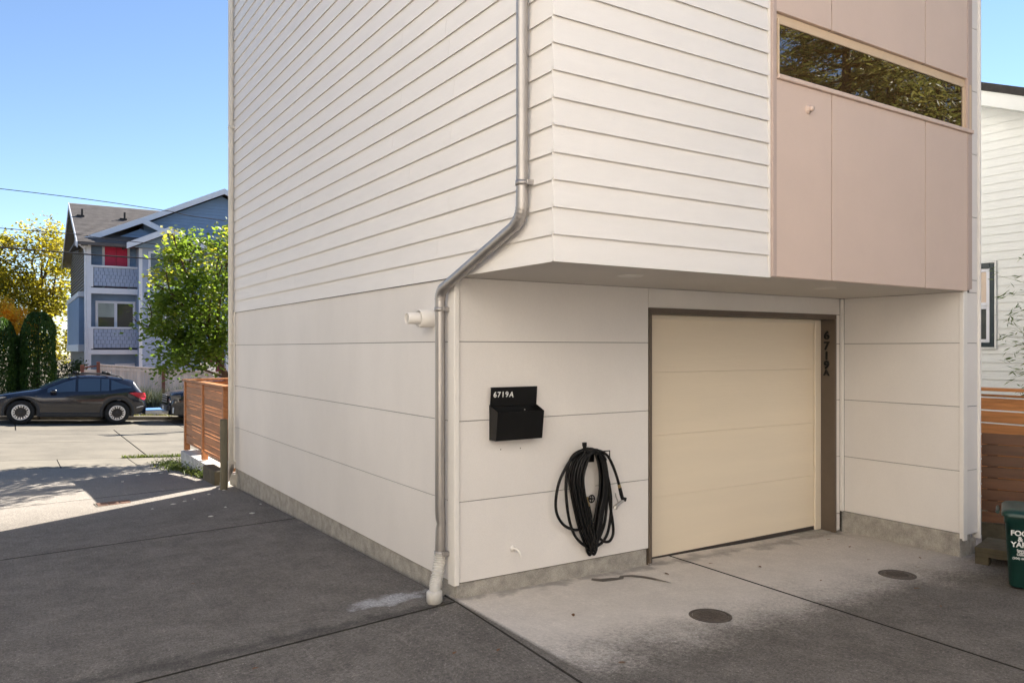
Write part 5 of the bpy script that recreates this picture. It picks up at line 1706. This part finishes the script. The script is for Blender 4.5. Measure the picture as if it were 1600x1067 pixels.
def big_tree(name, label, base, hgt, cens, m, lsize, nleaf, trunk_r=.22, grp=None, cat='tree', keep=None):
    t_ = thing(name, label, cat, (base[0], base[1], gz(*base)), 0, grp)
    o_ = np.array([base[0], base[1], gz(*base)])
    b = MB()
    top = Vector((cens[0][0][0] - base[0], cens[0][0][1] - base[1], hgt * .85))
    b.tube(smooth_path([(0, 0, -.2), (top.x * .3, top.y * .3, hgt * .35), tuple(top)], 6), [trunk_r * (1 - .07 * i) for i in range(13)], 9)
    for c_, r_ in cens:
        for _ in range(3):
            z = random.uniform(.25, .6)
            st_ = Vector((top.x * z, top.y * z, hgt * z * .85))
            e_ = Vector(c_) - Vector(o_) + Vector((random.uniform(-.35, .35) * r_[0], random.uniform(-.35, .35) * r_[1], random.uniform(-.3, .35) * r_[2]))
            branches(b, st_, e_, trunk_r * .35, 2, None, None)
    b.build('trunk', M['bark'], t_)
    tot = sum(r_[0] * r_[1] * r_[2] for _, r_ in cens)
    arr = []
    for c_, r_ in cens:
        n_ = nleaf * r_[0] * r_[1] * r_[2] / tot
        ncl = max(int(n_ / 70), 6)
        arr.append(clumps(c_, r_, ncl, 70, .17 * (r_[0] * r_[1] * r_[2]) ** (1 / 3), .4))
    C_ = np.concatenate(arr)
    if keep is not None: C_ = C_[keep(C_)]
    C_ = C_ - o_
    leaves('crown', C_, rng.uniform(lsize * .7, lsize * 1.2, len(C_)), m, t_, .65, .8)
    return t_


big_tree('broadleaf_tree', 'tall tree with yellow green autumn leaves just left of the blue house', (-1.6, 45.5), 8.6, [((-1.3, 45.5, 6.3), (1.9, 2.0, 2.6)), ((-0.9, 45.5, 3.4), (2.0, 2.0, 2.2)), ((-2.4, 45.6, 4.6), (1.6, 2, 2.2))], M['yellow'], .21, 13000)
big_tree('broadleaf_tree', 'tall yellow green tree at the left edge of the photo above the hedge columns', (-5.4, 46), 9.2, [((-5.3, 46, 6.6), (2.3, 2.2, 2.6)), ((-4.8, 46, 4.0), (2.4, 2, 2.2)), ((-3.4, 46.2, 6.8), (1.0, 1.4, 1.6))], M['yellow'], .21, 13000)
big_tree('small_tree', 'small amber leaved tree behind the clipped hedge columns', (-3.5, 32.3), 4.0, [((-3.5, 32.3, 3.25), (1.2, .8, .62)), ((-2.6, 32.3, 2.7), (.8, .8, .6))], M['amber'], .13, 6000, .10)


def column(x, y, h, r_, lab):
    t_ = thing('columnar_conifer', lab, 'hedge conifer', (x, y, gz(x, y)), 0, 'clipped columnar conifers')
    b = MB(); b.tube([(0, 0, -.1), (0, 0, h * .9)], [.07, .02], 8); b.build('trunk', M['bark'], t_)
    n_ = 15000
    z = rng.uniform(0.0, 1, n_)
    prof = np.where(z < .75, .93 + .10 * np.sin(z * 4), np.sqrt(np.clip(1 - ((z - .75) / .262) ** 2, 0, 1)) * 1.03)
    a = rng.uniform(0, 2 * math.pi, n_)
    lump = 1 + .05 * np.sin(a * 5 + z * 9) + .04 * np.sin(a * 11 - z * 17)
    rr_ = r_ * prof * lump * (1 - .22 * rng.beta(1, 3, n_))
    C_ = np.stack([rr_ * np.cos(a), rr_ * np.sin(a), z * h], 1)
    C_ = C_[(prof > .05)]
    a = a[prof > .05]
    dirs = np.stack([np.cos(a) * .5, np.sin(a) * .5, np.full(len(a), 1.2)], 1)
    leaves('foliage', C_, rng.uniform(.07, .15, len(C_)), M['arbor'], t_, .38, 0, dirs)


column(-1.90, 30, 3.75, .58, 'dense dark green columnar conifer in the middle, behind the crossover car')
column(-3.22, 30, 3.45, .58, 'dense dark green columnar conifer cut by the left edge of the photo')
column(-2.55, 31.4, 2.85, .30, 'narrow dark conifer half hidden between the two hedge columns')
sh = thing('shrub', 'loose dark green shrub between the hedge column and the blue house', 'shrub', (-0.85, 30.6, gz(-.8, 30.6)))
C_ = clumps((0, 0, 1.2), (.62, .7, 1.0), 40, 60, .17, .3)
leaves('foliage', C_, rng.uniform(.09, .16, len(C_)), M['shrub'], sh, .5, .3)
b = MB()
for k in range(7): b.tube([(random.uniform(-.1, .1), random.uniform(-.1, .1), -.1), (random.uniform(-.5, .5), random.uniform(-.4, .4), random.uniform(1.2, 1.8))], [.03, .008], 6)
b.build('stems', M['bark'], sh)
sh = thing('shrub', 'low yellowish shrub under the dark shrub by the blue house', 'shrub', (-0.55, 31.8, gz(-.5, 31.8)))
C_ = clumps((0, 0, .7), (.6, .5, .7), 26, 50, .15, .3)
leaves('foliage', C_, rng.uniform(.08, .14, len(C_)), M['yellow'], sh, .5, .3)


def blades(n_, base_fn, h0, h1, lean, m, name, parent, w=.012, loc=None, kindname=None):
    """upright blades or stems, each a bent two-segment strip"""
    P = np.array([base_fn() for _ in range(n_)])
    h = rng.uniform(h0, h1, n_)
    d = rng.normal(size=(n_, 3)) * lean; d[:, 2] = 0
    sd = np.stack([rng.normal(size=n_), rng.normal(size=n_), np.zeros(n_)], 1); sd /= np.linalg.norm(sd, axis=1, keepdims=True) + 1e-9
    up = np.array([0, 0, 1.0])
    v = np.empty((n_, 5, 3))
    mid = P + up * (h * .55)[:, None] + d * (h * .35)[:, None]
    tip = P + up * h[:, None] + d * h[:, None]
    v[:, 0] = P - sd * w; v[:, 1] = P + sd * w; v[:, 2] = mid - sd * w * .8; v[:, 3] = mid + sd * w * .8; v[:, 4] = tip
    tri = np.array([[0, 1, 3], [0, 3, 2], [2, 3, 4]])
    idx = (np.arange(n_)[:, None, None] * 5 + tri[None]).reshape(-1)
    me = bpy.data.meshes.new(name)
    me.vertices.add(n_ * 5); me.vertices.foreach_set('co', v.reshape(-1))
    me.loops.add(n_ * 9); me.loops.foreach_set('vertex_index', idx.astype(np.int32))
    me.polygons.add(n_ * 3); me.polygons.foreach_set('loop_start', (np.arange(n_ * 3) * 3).astype(np.int32))
    me.update(calc_edges=True)
    at = me.attributes.new('tint', 'FLOAT', 'FACE')
    at.data.foreach_set('value', np.repeat(rng.beta(1.5, 1.8, n_), 3).astype(np.float32))
    me.materials.append(m)
    o = bpy.data.objects.new(name, me); COL.objects.link(o)
    if parent: o.parent = parent
    if loc is not None: o.location = loc
    return o


for k, (x, y, r_, h_, lab) in enumerate(((1.25, 27.2, .42, 1.15, 'grey green lavender clump just behind the crossover car'), (1.95, 27.1, .45, 1.05, 'grey green lavender clump in the middle of the fence bay'), (2.85, 27.2, .5, 1.25, 'taller grey green lavender clump behind the half hidden black car'))):
    t_ = thing('lavender', lab, 'shrub', (x, y, gz(x, y) + .10), 0, 'lavender along the pale fence')
    blades(520, lambda: (rng.normal() * r_ * .45, rng.normal() * r_ * .35, 0), h_ * .45, h_, .28, M['lav'], 'stems', t_, .011)
    C_ = np.stack([rng.normal(size=1400) * r_ * .55, rng.normal(size=1400) * r_ * .5, np.abs(rng.normal(size=1400)) * .22 + .02], 1)
    leaves('foliage', C_, .07, M['shrub'], t_, .35, .4)


def gr_base():
    x = rng.uniform(-8, 9); y = rng.uniform(25.15, 27.9)
    return (x, y, gz(x, y) + .10)


kind(tag(blades(15000, gr_base, .03, .11, .6, M['grass'], 'verge_grass', None, .011), 'short dry grass on the verge beyond the street', 'grass'), 'stuff')


def weed_base():
    t = rng.uniform(0, 1)
    if t < .45:
        y = rng.uniform(8.2, 11.2); x = -0.12 - abs(rng.normal()) * .07
    elif t < .8:
        y = 11.3 + rng.normal() * .4; x = -0.12 + rng.normal() * .16
    else:
        y = 12.0 + rng.normal() * .25; x = -0.05 + rng.normal() * .15
    return (x, y, gz(x, y))


kind(tag(blades(900, weed_base, .02, .10, .7, M['weed'], 'weeds', None, .011), 'green weeds along the foot of the low white wall', 'weeds'), 'stuff')
C_ = []
while len(C_) < 850:
    x, y, z = weed_base()
    C_.append((x, y, z + abs(rng.normal()) * .08 + .01))
kind(tag(leaves('weed_leaves', C_, rng.uniform(.025, .05, 850), M['weed'], None, .6, .5), 'small leafy weeds creeping from the low white wall onto the lane', 'weeds'), 'stuff')


def strip_base():
    x = rng.uniform(-0.75, 1.2); y = 13.97 + rng.normal() * .035
    return (x, y, gz(x, y))


kind(tag(blades(650, strip_base, .02, .09, .7, M['weed'], 'gutter_grass', None, .010), 'strip of green grass in the near gutter of the street', 'grass'), 'stuff')

# conifers mirrored in the long window, then a broadleaf added to shade the apron
for k, (x, y, h_, r_) in enumerate(((11.0, -9.0, 12.5, 2.9), (13.8, -8.6, 12.5, 3.0), (16.6, -9.2, 13.0, 3.1), (19.5, -9.5, 13.5, 3.3), (22.5, -10.5, 14, 3.4), (15.0, -13.0, 15, 3.4), (19.5, -14.0, 16, 3.6), (24.5, -14.5, 17, 3.6))):
    t_ = thing('conifer_tree', 'tall conifer standing outside the frame to the right of the photographer', 'tree', (x, y, gz(x, y)), 0, 'conifers mirrored in the long window')
    b = MB(); b.tube([(0, 0, -.3), (0, 0, h_ * .5), (0, 0, h_)], [.24, .15, .03], 9)
    C_, dr = [], []
    z = 1.6
    while z < h_ - .2:
        L_ = r_ * (1 - (z / h_) ** 1.3) + .25
        nb = 7
        for q in range(nb):
            a = random.uniform(0, 6.28)
            d = Vector((math.cos(a), math.sin(a), .05))
            l = L_ * random.uniform(.65, 1.1)
            e_ = Vector((0, 0, z)) + d * l + Vector((0, 0, -.15 * l))
            b.tube([(0, 0, z), tuple(e_)], [.035, .006], 5, caps=False)
            m_ = int(44 * l)
            tt = rng.uniform(.2, 1.05, m_)
            p = np.array([0, 0, z]) + np.outer(tt, np.array(e_ - Vector((0, 0, z)))) + rng.normal(size=(m_, 3)) * np.array([.16, .16, .10])
            C_.append(p); dr.append(np.tile(np.array(d) + np.array([0, 0, -.3]), (m_, 1)))
        z += .34
    b.build('trunk', M['bark'], t_)
    C_ = np.concatenate(C_); dr = np.concatenate(dr)
    leaves('foliage', C_, rng.uniform(.14, .30, len(C_)), M['conifer'], t_, .22, .4, dr)
big_tree('broadleaf_tree', 'unseen tall broadleaf tree added outside the frame to the right to shade the apron', (14.0, -3.5), 13.5, [((13.2, -1.0, 11.5), (3.6, 3.4, 2.6)), ((15.5, -3.0, 10.0), (3.2, 3, 3)), ((17.2, 4.2, 13.2), (3.4, 3.2, 1.9))], M['maple'], .34, 34000, .3, keep=lambda c: (c[:, 1] < 0.5) | (c[:, 2] > 11.2))  # added crown blocks the sun; leaves that would enter the view are dropped

# ---------------------------------------------------------------- overhead wires and the pole that shades the street
for pts, r_, lab in (([(-16, 24, 7.15), (-3.09, 24, 6.91), (1.52, 24, 6.695), (3.76, 24, 6.50), (16, 24, 5.9)], .012, 'thin upper overhead wire crossing in front of the grey roof'),
                     ([(-16, 24, 5.95), (-3.09, 24, 5.68), (-1.17, 24, 5.655), (1.52, 24, 5.50), (14, 24, 5.1)], .012, 'thin middle overhead wire passing above the red door'),
                     ([(-16, 24, 5.35), (-3.09, 24, 5.075), (1.22, 24, 4.99), (14, 24, 4.9)], .022, 'thick lower overhead cable passing across the red door')):
    b = MB(); b.tube(smooth_path([(p[0] - pts[0][0], 0, p[2] - pts[0][2]) for p in pts], 8), r_, 6)
    tag(b.build('overhead_wire', M['cable'], None, pts[0]), lab, 'wire', 'overhead wires along the street')
pl = thing('utility_pole', 'utility pole outside the frame whose shadow lies across the street', 'pole', (9.4, 24.25, gz(9.4, 24.2)))
b = MB(); b.tube([(0, 0, -.5), (0, 0, 9.0)], [.13, .10], 12); b.build('shaft', M['oldwood'], pl)
b = MB(); b.box(-.9, .9, -.06, .06, 8.3, 8.42); b.build('cross_arm', M['oldwood'], pl)

# ---------------------------------------------------------------- houses added outside the frame to control the sunlight bounced on the shaded walls
def block(name, label, loc, lx, ly, h, faces, wm):
    """plain unseen house added for its bounced light: walls in lap courses, flat roof, garage doors and windows on the given faces"""
    t_ = thing(name, label, 'house', loc)
    b = MB(); b.box(0, lx, 0, ly, -0.6, h, 0.02); b.build('wall', wm, t_)
    bx('roof', M['roofdark'], t_, -.1, lx + .1, -.1, ly + .1, h + .002, h + .15, .01)
    for ax_, L_ in faces:
        n_ = int(L_ / 4.2)
        for k in range(n_):
            a = 0.8 + k * 4.2
            if ax_ == 'y+':
                b = MB(); b.box(a, a + 2.6, ly, ly + .03, -.3, 2.15, .01); b.build('garage_door', M['stop'], t_)
            else:
                b = MB(); b.box(lx, lx + .03, a, a + 2.6, -.3, 2.15, .01); b.build('garage_door', M['stop'], t_)
            for z in (3.6, 6.3):
                b = MB()
                if ax_ == 'y+': b.box(a + .5, a + 1.9, ly, ly + .05, z, z + 1.2, .01)
                else: b.box(lx, lx + .05, a + .5, a + 1.9, z, z + 1.2, .01)
                f = b.build('window', M['housewhite'], t_)
                b = MB()
                if ax_ == 'y+': b.box(a + .58, a + 1.82, ly + .051, ly + .056, z + .08, z + 1.12)
                else: b.box(lx + .051, lx + .056, a + .58, a + 1.82, z + .08, z + 1.12)
                b.build('pane', M['houseglass'], f)
    return t_


block('added_rear_house', 'unseen cream townhouse added behind the photographer to bounce sunlight', (-13.5, -18.3, 0), 20, 9, 9.4, [('y+', 20)], M['siding'])
block('added_side_house', 'unseen grey townhouse added on the far side of the lane, dark to limit bounce', (-14.5, -1.2, 0), 8, 5, 8.8, [('x+', 5)], mat('grey_render', (0.10, 0.105, 0.115), 0.7, 0.05, 2))
block('added_side_house', 'unseen cream townhouse added to the left of the photographer to bounce sunlight', (-15.0, -9.1, 0), 8, 7.7, 9.4, [('x+', 7.7)], M['siding'])
block('added_side_house', 'unseen dark grey townhouse added at the alley end of the lane, dark to limit bounce', (-15.5, 4.2, 0), 8, 7, 7.6, [('x+', 7)], mat('slate_render', (0.13, 0.13, 0.135), 0.7, 0.05, 2))
